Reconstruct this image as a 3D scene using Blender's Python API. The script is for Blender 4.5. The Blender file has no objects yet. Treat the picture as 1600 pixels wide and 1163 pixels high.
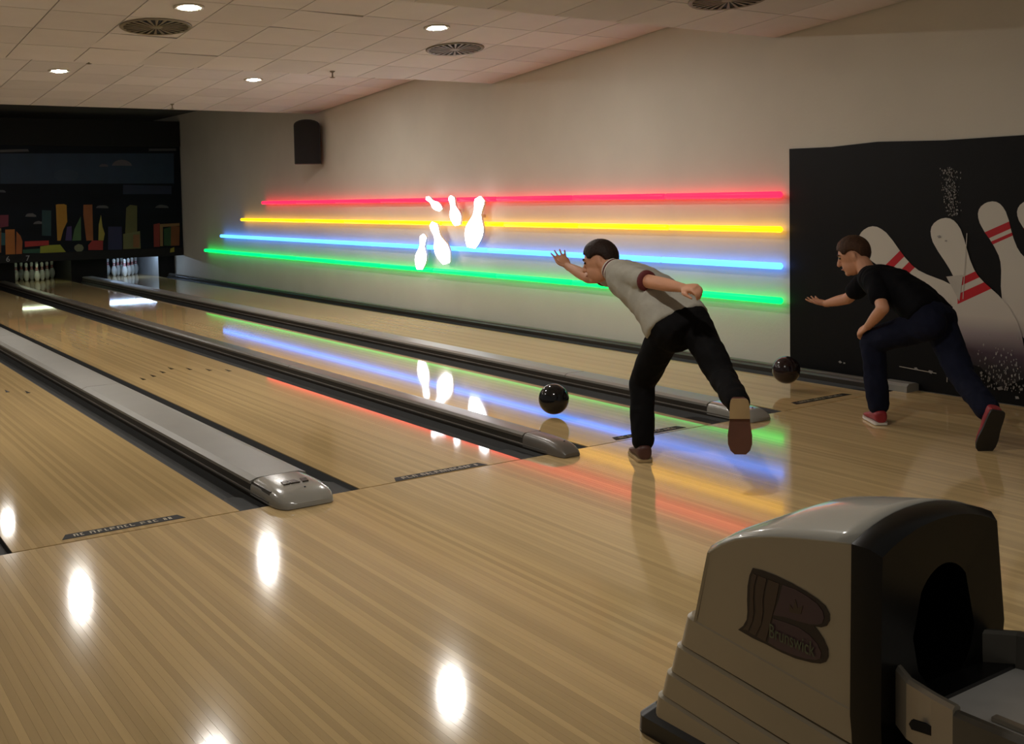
import bpy, bmesh, math, random
from mathutils import Vector, Matrix, noise as mnoise

random.seed(7)
sc = bpy.context.scene
COL = sc.collection

# ------------------------------------------------------------------ camera
CAM_POS = Vector((-2.6131, -5.2712, 1.5556))
YAW, PITCH, ROLL, FPX, PY = math.radians(34.59), math.radians(-3.127), math.radians(-1.028), 1709.38, 401.77
fw = Vector((math.sin(YAW) * math.cos(PITCH), math.cos(YAW) * math.cos(PITCH), math.sin(PITCH)))
rt = Vector((math.cos(YAW), -math.sin(YAW), 0.0))
up = rt.cross(fw)
r2 = rt * math.cos(ROLL) + up * math.sin(ROLL)
u2 = -rt * math.sin(ROLL) + up * math.cos(ROLL)
cd = bpy.data.cameras.new('camera')
cam = bpy.data.objects.new('camera', cd)
COL.objects.link(cam)
M = Matrix((r2, u2, -fw)).transposed().to_4x4()
M.translation = CAM_POS
cam.matrix_world = M
cd.sensor_fit = 'HORIZONTAL'
cd.sensor_width = 36.0
cd.lens = FPX / 1600.0 * 36.0
cd.shift_y = (PY - 581.5) / 1600.0
cd.clip_start = 0.05
cd.clip_end = 200
sc.camera = cam

# ------------------------------------------------------------------ world, exposure
w = bpy.data.worlds.new('hall_ambient')
sc.world = w
w.use_nodes = True
bg = w.node_tree.nodes['Background']
bg.inputs[0].default_value = (1.0, 0.93, 0.82, 1)
bg.inputs[1].default_value = 0.11
sc.view_settings.view_transform = 'Standard'
sc.view_settings.look = 'None'
sc.view_settings.gamma = 1.0
sc.view_settings.use_curve_mapping = False
sc.view_settings.exposure = 0.25
sc.cycles.use_denoising = True

# emission strengths of the lamps the place has
DOWNLIGHT = 440.0
NEON = 3.0
NEON_PIN = 9.0
PIN_TUBE_D = 60.0
PIN_TUBE_C = 13.0

# ------------------------------------------------------------------ materials
def srgb(r, g, b):
    f = lambda c: ((c / 255) / 12.92) if c / 255 <= 0.04045 else (((c / 255) + 0.055) / 1.055) ** 2.4
    return (f(r), f(g), f(b), 1)

def mat(name, col, rough=0.5, metal=0.0, noise=0.0, nscale=8.0, bump=0.0, bscale=60.0, emit=None, es=1.0, spec=0.5, stretch=None, rnd=0.0, coat=0.0, crough=0.05, var=None):
    m = bpy.data.materials.new(name)
    m.use_nodes = True
    nt = m.node_tree
    b = nt.nodes['Principled BSDF']
    b.inputs['Base Color'].default_value = col
    b.inputs['Roughness'].default_value = rough
    b.inputs['Metallic'].default_value = metal
    b.inputs['Specular IOR Level'].default_value = spec
    b.inputs['Coat Weight'].default_value = coat
    b.inputs['Coat Roughness'].default_value = crough
    if emit:
        b.inputs['Emission Color'].default_value = emit
        b.inputs['Emission Strength'].default_value = es
    tc = nt.nodes.new('ShaderNodeTexCoord')
    mp = nt.nodes.new('ShaderNodeMapping')
    nt.links.new(tc.outputs['Object'], mp.inputs[0])
    if stretch:
        mp.inputs['Scale'].default_value = stretch
    fac = None
    if noise or var:
        n = nt.nodes.new('ShaderNodeTexNoise')
        n.inputs['Scale'].default_value = nscale
        n.inputs['Detail'].default_value = 5
        nt.links.new(mp.outputs[0], n.inputs['Vector'])
        fac = n.outputs['Fac']
    if rnd:
        oi = nt.nodes.new('ShaderNodeObjectInfo')
        # shift the grain per object and mix the random value into the factor
        sh = nt.nodes.new('ShaderNodeVectorMath'); sh.operation = 'SCALE'
        cb = nt.nodes.new('ShaderNodeCombineXYZ')
        for i in range(3):
            nt.links.new(oi.outputs['Random'], cb.inputs[i])
        nt.links.new(cb.outputs[0], sh.inputs[0]); sh.inputs[3].default_value = 37.0
        nt.links.new(sh.outputs[0], mp.inputs['Location'])
        mx = nt.nodes.new('ShaderNodeMix')
        mx.inputs[0].default_value = rnd
        if fac:
            nt.links.new(fac, mx.inputs[2])
        else:
            mx.inputs[2].default_value = 0.5
        nt.links.new(oi.outputs['Random'], mx.inputs[3])
        fac = mx.outputs[0]
    if fac:
        cr = nt.nodes.new('ShaderNodeValToRGB')
        d = noise
        c0 = tuple(max(0, c * (1 - d)) for c in col[:3]) + (1,)
        c1 = tuple(min(1, c * (1 + d)) for c in col[:3]) + (1,)
        if var:
            c0, c1 = col, var
        cr.color_ramp.elements[0].position = 0.25
        cr.color_ramp.elements[1].position = 0.75
        cr.color_ramp.elements[0].color = c0
        cr.color_ramp.elements[1].color = c1
        nt.links.new(fac, cr.inputs[0])
        nt.links.new(cr.outputs[0], b.inputs['Base Color'])
    if bump:
        n2 = nt.nodes.new('ShaderNodeTexNoise')
        n2.inputs['Scale'].default_value = bscale
        n2.inputs['Detail'].default_value = 3
        nt.links.new(tc.outputs['Object'], n2.inputs['Vector'])
        bp = nt.nodes.new('ShaderNodeBump')
        bp.inputs['Strength'].default_value = bump
        bp.inputs['Distance'].default_value = 0.01
        nt.links.new(n2.outputs['Fac'], bp.inputs['Height'])
        nt.links.new(bp.outputs[0], b.inputs['Normal'])
    return m

MT = {}
MT['lane'] = mat('lane_maple', srgb(204, 175, 124), 0.052, spec=0.75, noise=0.11, nscale=3.0, stretch=(14, 0.5, 1), rnd=0.55)
MT['approach'] = mat('approach_maple', srgb(208, 179, 128), 0.088, spec=0.75, noise=0.12, nscale=3.0, stretch=(16, 0.6, 1), rnd=0.55)
MT['sub'] = mat('subfloor_dark', srgb(40, 34, 26), 0.8, noise=0.2)
MT['wall'] = mat('wall_paint', srgb(212, 206, 194), 0.75, noise=0.05, nscale=1.3, bump=0.12, bscale=45)
MT['tile'] = mat('ceiling_tile', srgb(214, 208, 208), 0.9, noise=0.07, nscale=3, bump=0.2, bscale=180, rnd=0.5)
MT['grid'] = mat('ceiling_void', srgb(70, 60, 50), 0.9, noise=0.1)
MT['darkceil'] = mat('ceiling_far', srgb(84, 80, 78), 0.9, noise=0.08, nscale=2)
MT['gutter'] = mat('gutter_plastic', srgb(40, 40, 39), 0.6, spec=0.25, noise=0.15, nscale=6)
MT['rail'] = mat('divider_side', srgb(58, 52, 44), 0.42, noise=0.25, nscale=7, stretch=(1, 0.15, 1))
MT['cap'] = mat('divider_cap', srgb(140, 137, 129), 0.42, noise=0.05, nscale=4)
MT['nose'] = mat('divider_nose', srgb(150, 147, 138), 0.22, noise=0.05, nscale=4, coat=0.3)
MT['capdark'] = mat('divider_cap_dark', srgb(104, 98, 90), 0.3, noise=0.12, nscale=5)
MT['black'] = mat('black_plastic', srgb(20, 20, 20), 0.32, noise=0.1)
MT['matblack'] = mat('black_matte', srgb(16, 15, 15), 0.8, noise=0.15)
MT['ink'] = mat('dark_inlay', srgb(50, 40, 28), 0.2, noise=0.1)
MT['letter'] = mat('sticker_letters', srgb(196, 184, 150), 0.4, noise=0.1)
MT['sticker'] = mat('sticker_border', srgb(34, 31, 27), 0.6, spec=0.15, noise=0.1)
MT['pin'] = mat('pin_white', srgb(226, 226, 222), 0.25, noise=0.03)
MT['pinred'] = mat('pin_stripe', srgb(190, 26, 40), 0.3, noise=0.05)
MT['ball'] = mat('ball_black', srgb(24, 25, 27), 0.12, noise=0.2, nscale=12)
MT['ball2'] = mat('ball_maroon', srgb(38, 24, 26), 0.15, noise=0.2, nscale=12)
MT['kick'] = mat('kickback_board', srgb(24, 25, 27), 0.6, noise=0.1)
MT['kickpale'] = mat('kickback_pale', srgb(170, 172, 174), 0.4, noise=0.1)
MT['skin'] = mat('skin', srgb(206, 150, 118), 0.5, noise=0.07, nscale=9)
MT['hair'] = mat('hair_dark', srgb(44, 30, 24), 0.55, spec=0.2, noise=0.35, nscale=40, stretch=(1, 1, 0.2), bump=0.6, bscale=90)
MT['hair2'] = mat('hair_brown', srgb(70, 48, 34), 0.55, spec=0.2, noise=0.35, nscale=40, stretch=(1, 1, 0.2), bump=0.6, bscale=90)
MT['polo'] = mat('polo_grey', srgb(166, 162, 150), 0.85, spec=0.1, noise=0.16, nscale=7, bump=0.5, bscale=14)
MT['cuff'] = mat('cuff_maroon', srgb(96, 34, 34), 0.8, noise=0.1)
MT['white_cloth'] = mat('collar_white', srgb(215, 208, 198), 0.8, noise=0.05)
MT['trouser'] = mat('trousers_black', srgb(16, 15, 16), 0.8, spec=0.1, noise=0.25, nscale=6, bump=0.6, bscale=10)
MT['jeans'] = mat('jeans_navy', srgb(26, 29, 46), 0.85, spec=0.1, noise=0.25, nscale=7, bump=0.6, bscale=11)
MT['tee'] = mat('tshirt_black', srgb(14, 14, 18), 0.85, spec=0.1, noise=0.2, nscale=6, bump=0.5, bscale=12)
MT['shoe'] = mat('shoe_brown', srgb(82, 48, 40), 0.5, noise=0.2)
MT['shoered'] = mat('shoe_red', srgb(150, 40, 48), 0.5, noise=0.2)
MT['shoeblk'] = mat('shoe_black', srgb(32, 30, 30), 0.5, noise=0.2)
MT['sole_tan'] = mat('sole_tan', srgb(176, 150, 108), 0.7, noise=0.12)
MT['sole_brown'] = mat('sole_brown', srgb(104, 66, 52), 0.7, noise=0.2)
MT['sole_white'] = mat('sole_white', srgb(220, 214, 204), 0.6, noise=0.05)
MT['eye'] = mat('eye_dark', srgb(40, 28, 22), 0.2, noise=0.05)
MT['lip'] = mat('lip', srgb(168, 96, 84), 0.5, noise=0.05)
MT['hood'] = mat('hood_beige', srgb(172, 160, 136), 0.32, noise=0.04, nscale=3, coat=0.3)
MT['hoodtop'] = mat('hood_grey', srgb(200, 198, 188), 0.2, noise=0.04, nscale=3, coat=0.4)
MT['glossblack'] = mat('hood_black', srgb(9, 9, 9), 0.28, spec=0.35, noise=0.1)
MT['silver'] = mat('rack_silver', srgb(170, 162, 148), 0.28, 0.35, noise=0.06)
MT['railgrey'] = mat('rack_rail', srgb(96, 92, 84), 0.35, 0.2, noise=0.1)
MT['tray'] = mat('rack_tray', srgb(232, 230, 226), 0.35, noise=0.12, nscale=7)
MT['logo'] = mat('logo_plum', srgb(74, 54, 62), 0.35, noise=0.08)
MT['logodark'] = mat('logo_outline', srgb(34, 24, 26), 0.35, noise=0.08)
MT['logoband'] = mat('logo_band', srgb(70, 54, 46), 0.35, noise=0.08)
MT['logogreen'] = mat('logo_letters', srgb(92, 100, 78), 0.4, noise=0.05)
MT['ventmetal'] = mat('vent_metal', srgb(120, 111, 94), 0.5, noise=0.1)
MT['mural'] = mat('mural_black', srgb(9, 8, 10), 0.5, spec=0.2, noise=0.4, nscale=2.2)
MT['housing'] = mat('lamp_housing', srgb(190, 184, 172), 0.5, noise=0.05)
MT['speaker'] = mat('speaker_black', srgb(16, 16, 16), 0.6, noise=0.2, nscale=40)

def emat(name, col, s):
    m = mat(name, tuple(0.12 * c for c in col[:3]) + (1,), 0.4, spec=0.2, noise=0.02, emit=col, es=s)
    return m
MT['lamp'] = emat('lamp_glow', (1.0, 0.96, 0.89, 1), DOWNLIGHT)
MT['nred'] = emat('neon_red', (1.0, 0.012, 0.045, 1), NEON * 0.9)
MT['nyel'] = emat('neon_yellow', (1.0, 0.50, 0.002, 1), NEON)
MT['nblu'] = emat('neon_blue', (0.06, 0.24, 1.0, 1), NEON * 1.25)
MT['ngrn'] = emat('neon_green', (0.0, 0.85, 0.10, 1), NEON * 0.85)
MT['npin'] = emat('neon_white', (1.0, 0.97, 1.0, 1), NEON_PIN)
MT['ptd'] = emat('pin_tube_white', (0.50, 0.70, 1.0, 1), PIN_TUBE_D)
MT['ptc'] = emat('pin_tube_warm', (0.85, 1.0, 0.65, 1), PIN_TUBE_C)

# ------------------------------------------------------------------ helpers
def link(name, me, m, parent=None, loc=None):
    o = bpy.data.objects.new(name, me)
    COL.objects.link(o)
    if m is not None and not me.materials:
        if isinstance(m, (list, tuple)):
            for q in m:
                me.materials.append(q)
        else:
            me.materials.append(m)
    if parent:
        o.parent = parent
    if loc:
        o.location = loc
    return o

def tag(o, label=None, cat=None, group=None, kind=None):
    if label: o['label'] = label
    if cat: o['category'] = cat
    if group: o['group'] = group
    if kind: o['kind'] = kind
    return o

def empty(name, loc=(0, 0, 0)):
    o = bpy.data.objects.new(name, None)
    COL.objects.link(o)
    o.location = loc
    o.empty_display_size = 0.1
    return o

def mesh(name, V, F, smooth=False):
    me = bpy.data.meshes.new(name)
    me.from_pydata([tuple(v) for v in V], [], F)
    me.update()
    if smooth:
        for p in me.polygons:
            p.use_smooth = True
    return me

def boxmesh(name, x0, x1, y0, y1, z0, z1, bev=0.0):
    bm = bmesh.new()
    bmesh.ops.create_cube(bm, size=1.0)
    for v in bm.verts:
        v.co = Vector((x0 + (v.co.x + .5) * (x1 - x0), y0 + (v.co.y + .5) * (y1 - y0), z0 + (v.co.z + .5) * (z1 - z0)))
    if bev:
        bmesh.ops.bevel(bm, geom=bm.edges[:], offset=bev, segments=2, affect='EDGES', profile=0.5)
    me = bpy.data.meshes.new(name)
    bm.to_mesh(me); bm.free()
    return me

def box(name, x0, x1, y0, y1, z0, z1, m, parent=None, bev=0.0):
    return link(name, boxmesh(name, x0, x1, y0, y1, z0, z1, bev), m, parent)

def extrude_y(prof, y0, y1):
    """closed (x,z) profile swept from y0 to y1"""
    n = len(prof)
    V = [(x, y0, z) for x, z in prof] + [(x, y1, z) for x, z in prof]
    F = [(i, (i + 1) % n, n + (i + 1) % n, n + i) for i in range(n)]
    F += [tuple(range(n))[::-1], tuple(range(n, 2 * n))]
    return V, F

def fix(me):
    bm = bmesh.new(); bm.from_mesh(me)
    bmesh.ops.recalc_face_normals(bm, faces=bm.faces[:])
    bm.to_mesh(me); bm.free()
    return me

def lathe(prof, n=20, name='lathe', smooth=True, caps=True):
    """prof: (r,z) from bottom to top"""
    V = []; F = []
    for r, z in prof:
        for k in range(n):
            a = 2 * math.pi * k / n
            V.append((r * math.cos(a), r * math.sin(a), z))
    for i in range(len(prof) - 1):
        for k in range(n):
            k2 = (k + 1) % n
            F.append((i * n + k, i * n + k2, (i + 1) * n + k2, (i + 1) * n + k))
    if caps:
        F.append(tuple(range(n))[::-1])
        F.append(tuple((len(prof) - 1) * n + k for k in range(n)))
    return mesh(name, V, F, smooth)

def polyprism(poly, to3d, d0, d1, name='prism'):
    """poly 2-D; to3d(a,b,d) -> 3-D"""
    n = len(poly)
    V = [to3d(a, b, d0) for a, b in poly] + [to3d(a, b, d1) for a, b in poly]
    F = [tuple(range(n)), tuple(range(n, 2 * n))[::-1]]
    F += [(i, n + i, n + (i + 1) % n, (i + 1) % n) for i in range(n)]
    return fix(mesh(name, V, F))

def text_mesh(s, size, depth=0.002, name='lettering', align='CENTER'):
    cu = bpy.data.curves.new(name, 'FONT')
    cu.body = s; cu.size = size; cu.extrude = depth; cu.align_x = align; cu.align_y = 'CENTER'
    cu.resolution_u = 3
    o = bpy.data.objects.new(name + '_tmp', cu)
    COL.objects.link(o)
    dg = bpy.context.evaluated_depsgraph_get()
    me = bpy.data.meshes.new_from_object(o.evaluated_get(dg))
    bpy.data.objects.remove(o); bpy.data.curves.remove(cu)
    me.name = name
    return me

class Blob:
    """collects closed shapes; fused() gives one continuous skin"""
    def __init__(s):
        s.V = []; s.F = []
    def add(s, V, F):
        o = len(s.V)
        s.V += [Vector(v) for v in V]; s.F += [tuple(i + o for i in f) for f in F]
    def rings(s, R, n=16, power=2.0):
        """R: list of (centre, Uvec, Vvec)"""
        V = []; F = []
        for c, U, W in R:
            for k in range(n):
                a = 2 * math.pi * k / n
                ca, sa = math.cos(a), math.sin(a)
                e = 2.0 / power
                V.append(Vector(c) + Vector(U) * (math.copysign(abs(ca) ** e, ca)) + Vector(W) * (math.copysign(abs(sa) ** e, sa)))
        for i in range(len(R) - 1):
            for k in range(n):
                k2 = (k + 1) % n
                F.append((i * n + k, i * n + k2, (i + 1) * n + k2, (i + 1) * n + k))
        F.append(tuple(range(n))[::-1]); F.append(tuple((len(R) - 1) * n + k for k in range(n)))
        s.add(V, F)
    def tube(s, pts, rad, n=12, side=None, ratio=1.0, sub=5):
        """round-ended tapering limb through pts; ratio flattens it across `side`"""
        pts = [Vector(p) for p in pts]
        P = []; Q = []
        m = len(pts)
        for i in range(m - 1):
            p0, p1, p2, p3 = pts[max(i - 1, 0)], pts[i], pts[i + 1], pts[min(i + 2, m - 1)]
            for k in range(sub):
                t = k / sub
                P.append(0.5 * ((2 * p1) + (p2 - p0) * t + (2 * p0 - 5 * p1 + 4 * p2 - p3) * t * t + (3 * p1 - p0 - 3 * p2 + p3) * t ** 3))
                Q.append(rad[i] + (rad[i + 1] - rad[i]) * (t * t * (3 - 2 * t)))
        P.append(pts[-1]); Q.append(rad[-1])
        T = [(P[min(i + 1, len(P) - 1)] - P[max(i - 1, 0)]).normalized() for i in range(len(P))]
        ref = Vector(side) if side else (Vector((0, 0, 1)) if abs(T[0].z) < 0.8 else Vector((1, 0, 0)))
        R = []
        def fr(t):
            u = (ref - t * ref.dot(t)).normalized()
            return u, t.cross(u)
        for a in (80, 50, 25):
            u, v = fr(T[0]); c = math.cos(math.radians(a)); q = Q[0]
            R.append((P[0] - T[0] * q * math.sin(math.radians(a)), u * q * c, v * q * c * ratio))
        for p, t, q in zip(P, T, Q):
            u, v = fr(t); R.append((p, u * q, v * q * ratio))
        for a in (25, 50, 80):
            u, v = fr(T[-1]); c = math.cos(math.radians(a)); q = Q[-1]
            R.append((P[-1] + T[-1] * q * math.sin(math.radians(a)), u * q * c, v * q * c * ratio))
        s.rings(R, n)
    def ball(s, c, A, B, C, n=16, m=10):
        R = []
        for i in range(m + 1):
            a = -math.pi / 2 + math.pi * (i + 0.15) / (m + 0.3)
            R.append((Vector(c) + Vector(C) * math.sin(a), Vector(A) * math.cos(a), Vector(B) * math.cos(a)))
        s.rings(R, n)
    def fused(s, name, voxel, smooth=4, fac=0.5):
        me = fix(mesh(name + '_src', s.V, s.F))
        o = bpy.data.objects.new(name + '_src', me)
        COL.objects.link(o)
        md = o.modifiers.new('r', 'REMESH'); md.mode = 'VOXEL'; md.voxel_size = voxel
        ms = o.modifiers.new('s', 'SMOOTH'); ms.iterations = smooth; ms.factor = fac
        dg = bpy.context.evaluated_depsgraph_get()
        out = bpy.data.meshes.new_from_object(o.evaluated_get(dg))
        bpy.data.objects.remove(o); bpy.data.meshes.remove(me)
        out.name = name
        for p in out.polygons:
            p.use_smooth = True
        return out
    def folds(s, me, amp, freq, axis=None, seed=0.0):
        """push the cloth in and out along its normals: soft creases"""
        out = []
        for v in me.vertices:
            q = v.co * freq + Vector((seed, seed, seed))
            if axis is not None:
                q = q - Vector(axis) * (q.dot(Vector(axis)) * 0.65)
            a = mnoise.noise(q) + 0.5 * mnoise.noise(q * 2.1)
            c = v.co + v.normal * (amp * (1 - 2 * abs(a)))
            out += [c.x, c.y, c.z]
        me.vertices.foreach_set('co', out)
        me.update()
        return me
    def plain(s, name):
        return fix(mesh(name, s.V, s.F, True))

# ------------------------------------------------------------------ structure
WX = 4.765                      # inner face of the right wall
LANES = [(-3.31, -2.25), (-1.733, -0.673), (0.0, 1.06), (1.577, 2.637), (3.355, 4.415)]
END = 20.3                      # rear of the pits
tag(box('wall_right', WX, WX + 0.15, -8.5, 20.6, -0.15, 3.7, MT['wall']), kind='structure')
tag(box('wall_back', -4.0, WX, 20.45, 20.6, -0.15, 3.7, MT['matblack']), kind='structure')
fl = tag(box('floor', -3.4, WX, -7.6, -0.006, -0.15, -0.021, MT['sub']), kind='structure')
tag(box('floor_under_lanes', -3.4, WX, -0.006, 20.45, -0.2, -0.12, MT['sub']), kind='structure')

BW = 0.0275
me = boxmesh('approach_board', -BW / 2 + 0.0002, BW / 2 - 0.0002, -7.6, -0.006, -0.0205, 0.0)
me.materials.append(MT['approach'])
n = int((WX + 3.4) / BW)
for i in range(n):
    link('board', me, None, fl, (-3.4 + BW * (i + 0.5), 0, 0))

# ceiling: saw-tooth baffles, low edge facing the pins, tiles hung under each
SECT = [(-3.2, 3.29, 1.32, 2.90), (1.32, 3.285, 5.77, 2.925), (5.77, 3.28, 10.92, 2.938)]
TX0, TW = -3.65, 0.6
tile_meshes = {}
for k, (y0, z0, y1, z1) in enumerate(SECT):
    prof = [(y0, z0 + 0.014), (y1, z1 + 0.014), (y1, z0 + 0.5), (y0, z0 + 0.5)]
    ce = tag(link('ceiling', polyprism(prof, lambda a, b, d: (d, a, b), TX0 - 0.2, WX, 'ceiling'), MT['grid']), kind='structure')
    rows = round(math.hypot(y1 - y0, z1 - z0) / 0.64)
    ln = math.hypot(y1 - y0, z1 - z0) / rows
    ang = math.atan2(z1 - z0, y1 - y0)
    tm = boxmesh('ceiling_tile', -0.295, 0.295, 0.005, ln - 0.005, 0.0, 0.0135)
    tm.materials.append(MT['tile'])
    edge = None
    for j in range(rows):
        for i in range(15):
            x = TX0 + TW * (i + 0.5)
            if x - 0.3 > WX - 0.05:
                continue
            if x + 0.3 > WX:                                   # last column is cut to the wall
                if edge is None:
                    edge = boxmesh('ceiling_tile_cut', -0.295, WX - x - 0.004, 0.005, ln - 0.005, 0.0, 0.0135)
                    edge.materials.append(MT['tile'])
                t = link('tile', edge, None, ce)
            else:
                t = link('tile', tm, None, ce)
            f = j / rows
            t.location = (x, y0 + (y1 - y0) * f, z0 + (z1 - z0) * f)
            t.rotation_euler = (ang, 0, 0)
            if (k, j, i) in ((1, 5, 6), (1, 6, 7), (2, 1, 8), (1, 3, 8)):   # tiles that sit askew
                t.rotation_euler = (ang + 0.012, 0.014, 0.012); t.location.z -= 0.006
tag(box('ceiling', TX0 - 0.2, WX, 10.92, 20.45, 3.40, 3.55, MT['darkceil']), kind='structure')

# ------------------------------------------------------------------ lanes
names = ['empty lane at the far left edge behind the leftmost gutter',
         'glossy wooden lane in the left foreground with lamp glare and floor sticker',
         'wooden lane between the wide grey divider and the narrow dark one',
         'wooden lane carrying blue and green neon reflections and the black ball',
         'wooden lane running along the right wall']
LB = 1.06 / 39
lm = boxmesh('lane_board', -LB / 2 + 0.0002, LB / 2 - 0.0002, 0.006, 19.95, -0.0205, 0.0)
lm.materials.append(MT['lane'])
am = mesh('arrow_mark', [(-0.016, 0, 0.0), (0.016, 0, 0.0), (0.0, 0.15, 0.0), (-0.016, 0, 0.0012), (0.016, 0, 0.0012), (0.0, 0.15, 0.0012)],
          [(2, 1, 0), (3, 4, 5), (0, 1, 4, 3), (1, 2, 5, 4), (2, 0, 3, 5)])
am.materials.append(MT['ink'])
for li, (a, b) in enumerate(LANES):
    r = tag(empty('bowling_lane', (a, 0, -0.12)), names[li], 'lane', 'bowling lanes')
    box('lane_bed', 0, 1.06, 0.006, 19.95, 0.0, 0.098, MT['sub'], r)
    for i in range(39):
        link('board', lm, None, r, (LB * (i + 0.5), 0, 0.12))
    if li in (1, 2):
        for x, y in zip((.15, .275, .41, .54, .665, .79, .92), (4.5, 4.62, 4.78, 4.95, 4.8, 4.62, 4.46)):
            link('arrow_mark', am, None, r, (x, y, 0.12))

# foul-line stickers, set flush on the lane just past the line
def sticker(a, b, y, label):
    r = tag(empty('floor_sticker', ((a + b) / 2, y, 0.0)), label, 'sticker', 'stickers at the foul line')
    L = b - a
    pts = [(-L / 2, 0), (-L / 2 + 0.03, 0.075), (L / 2 - 0.02, 0.075), (L / 2, 0)]
    link('strip', polyprism(pts, lambda u, v, d: (u, v, d), 0.0004, 0.0016, 'sticker_strip'), MT['sticker'], r)
    rnd = random.Random(int(a * 100) + 999)
    V = []; F = []
    x = -L / 2 + 0.06
    def bar(x0, x1, y0, y1):
        o = len(V)
        V.extend([(x0, y0, 0.0021), (x1, y0, 0.0021), (x1, y1, 0.0021), (x0, y1, 0.0021)])
        F.append((o, o + 1, o + 2, o + 3))
    while x < L / 2 - 0.06:
        w_ = rnd.choice((0.014, 0.02, 0.024))
        bar(x, x + 0.006, 0.02, 0.056)
        k = rnd.randint(0, 4)
        if k != 1: bar(x, x + w_, 0.05, 0.057)
        if k in (1, 2): bar(x, x + w_, 0.019, 0.026)
        if k in (0, 3): bar(x + w_ - 0.006, x + w_, 0.02, 0.056)
        if k == 4: bar(x, x + w_, 0.034, 0.041)
        x += w_ + rnd.choice((0.01, 0.012, 0.03))
    link('lettering', mesh('sticker_lettering', V, F), MT['letter'], r)
sticker(-1.51, -0.93, 0.055, 'dark lettered strip sticker on the left foreground lane')
sticker(0.225, 0.83, 0.012, 'dark lettered strip sticker right of the wide grey divider')
sticker(1.82, 2.43, 0.03, 'dark lettered strip sticker behind the foot of the man in grey')
sticker(3.60, 4.23, 0.10, 'dark strip sticker on the lane beside the mural')

# ------------------------------------------------------------------ gutters and dividers
def gutter(x0, x1, label):
    n = 8
    top = []; bot = []
    for i in range(n + 1):
        t = i / n
        x = x0 + (x1 - x0) * t
        z = -0.006 - 0.062 * math.sin(math.pi * t) ** 0.55
        top.append((x, z)); bot.append((x, z - 0.012))
    V, F = extrude_y(top + bot[::-1], 0.0, 18.2)
    me = fix(mesh('gutter', V, F))
    g = tag(empty('gutter', ((x0 + x1) / 2, 0, -0.08)), label, 'gutter', 'gutters beside the lanes')
    me.transform(Matrix.Translation((-(x0 + x1) / 2, 0, 0.08)))
    link('trough', me, MT['gutter'], g)
    w_ = x1 - x0
    link('end_plate', polyprism([(-w_ / 2 + 0.008, 0.0), (-w_ / 2 + 0.008, 0.30), (-w_ / 2 + 0.05, 0.36), (w_ / 2 - 0.05, 0.36), (w_ / 2 - 0.008, 0.30), (w_ / 2 - 0.008, 0.0)],
                                lambda a, b, d: (a, b, d + 0.08), -0.05, -0.024, 'gutter_end_plate'), MT['gutter'], g)
    return g
gutter(-2.25, -2.04, 'black gutter in the lower left corner of the photo')
gutter(-1.87, -1.733, 'black gutter bordering the left side of the left foreground lane')
gutter(-0.673, -0.525, 'black gutter along the left side of the wide grey divider')
gutter(-0.195, 0.0, 'black gutter along the right side of the wide grey divider')
gutter(1.06, 1.245, 'dark gutter left of the narrow dark divider by the black ball')
gutter(1.41, 1.577, 'thin dark gutter right of the narrow divider by the black ball')
gutter(2.637, 2.835, 'dark gutter left of the divider behind the man in grey')
gutter(3.08, 3.355, 'dark gutter right of the divider behind the man in grey')
gutter(4.415, 4.58, 'dark gutter along the rail of the right wall')

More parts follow.
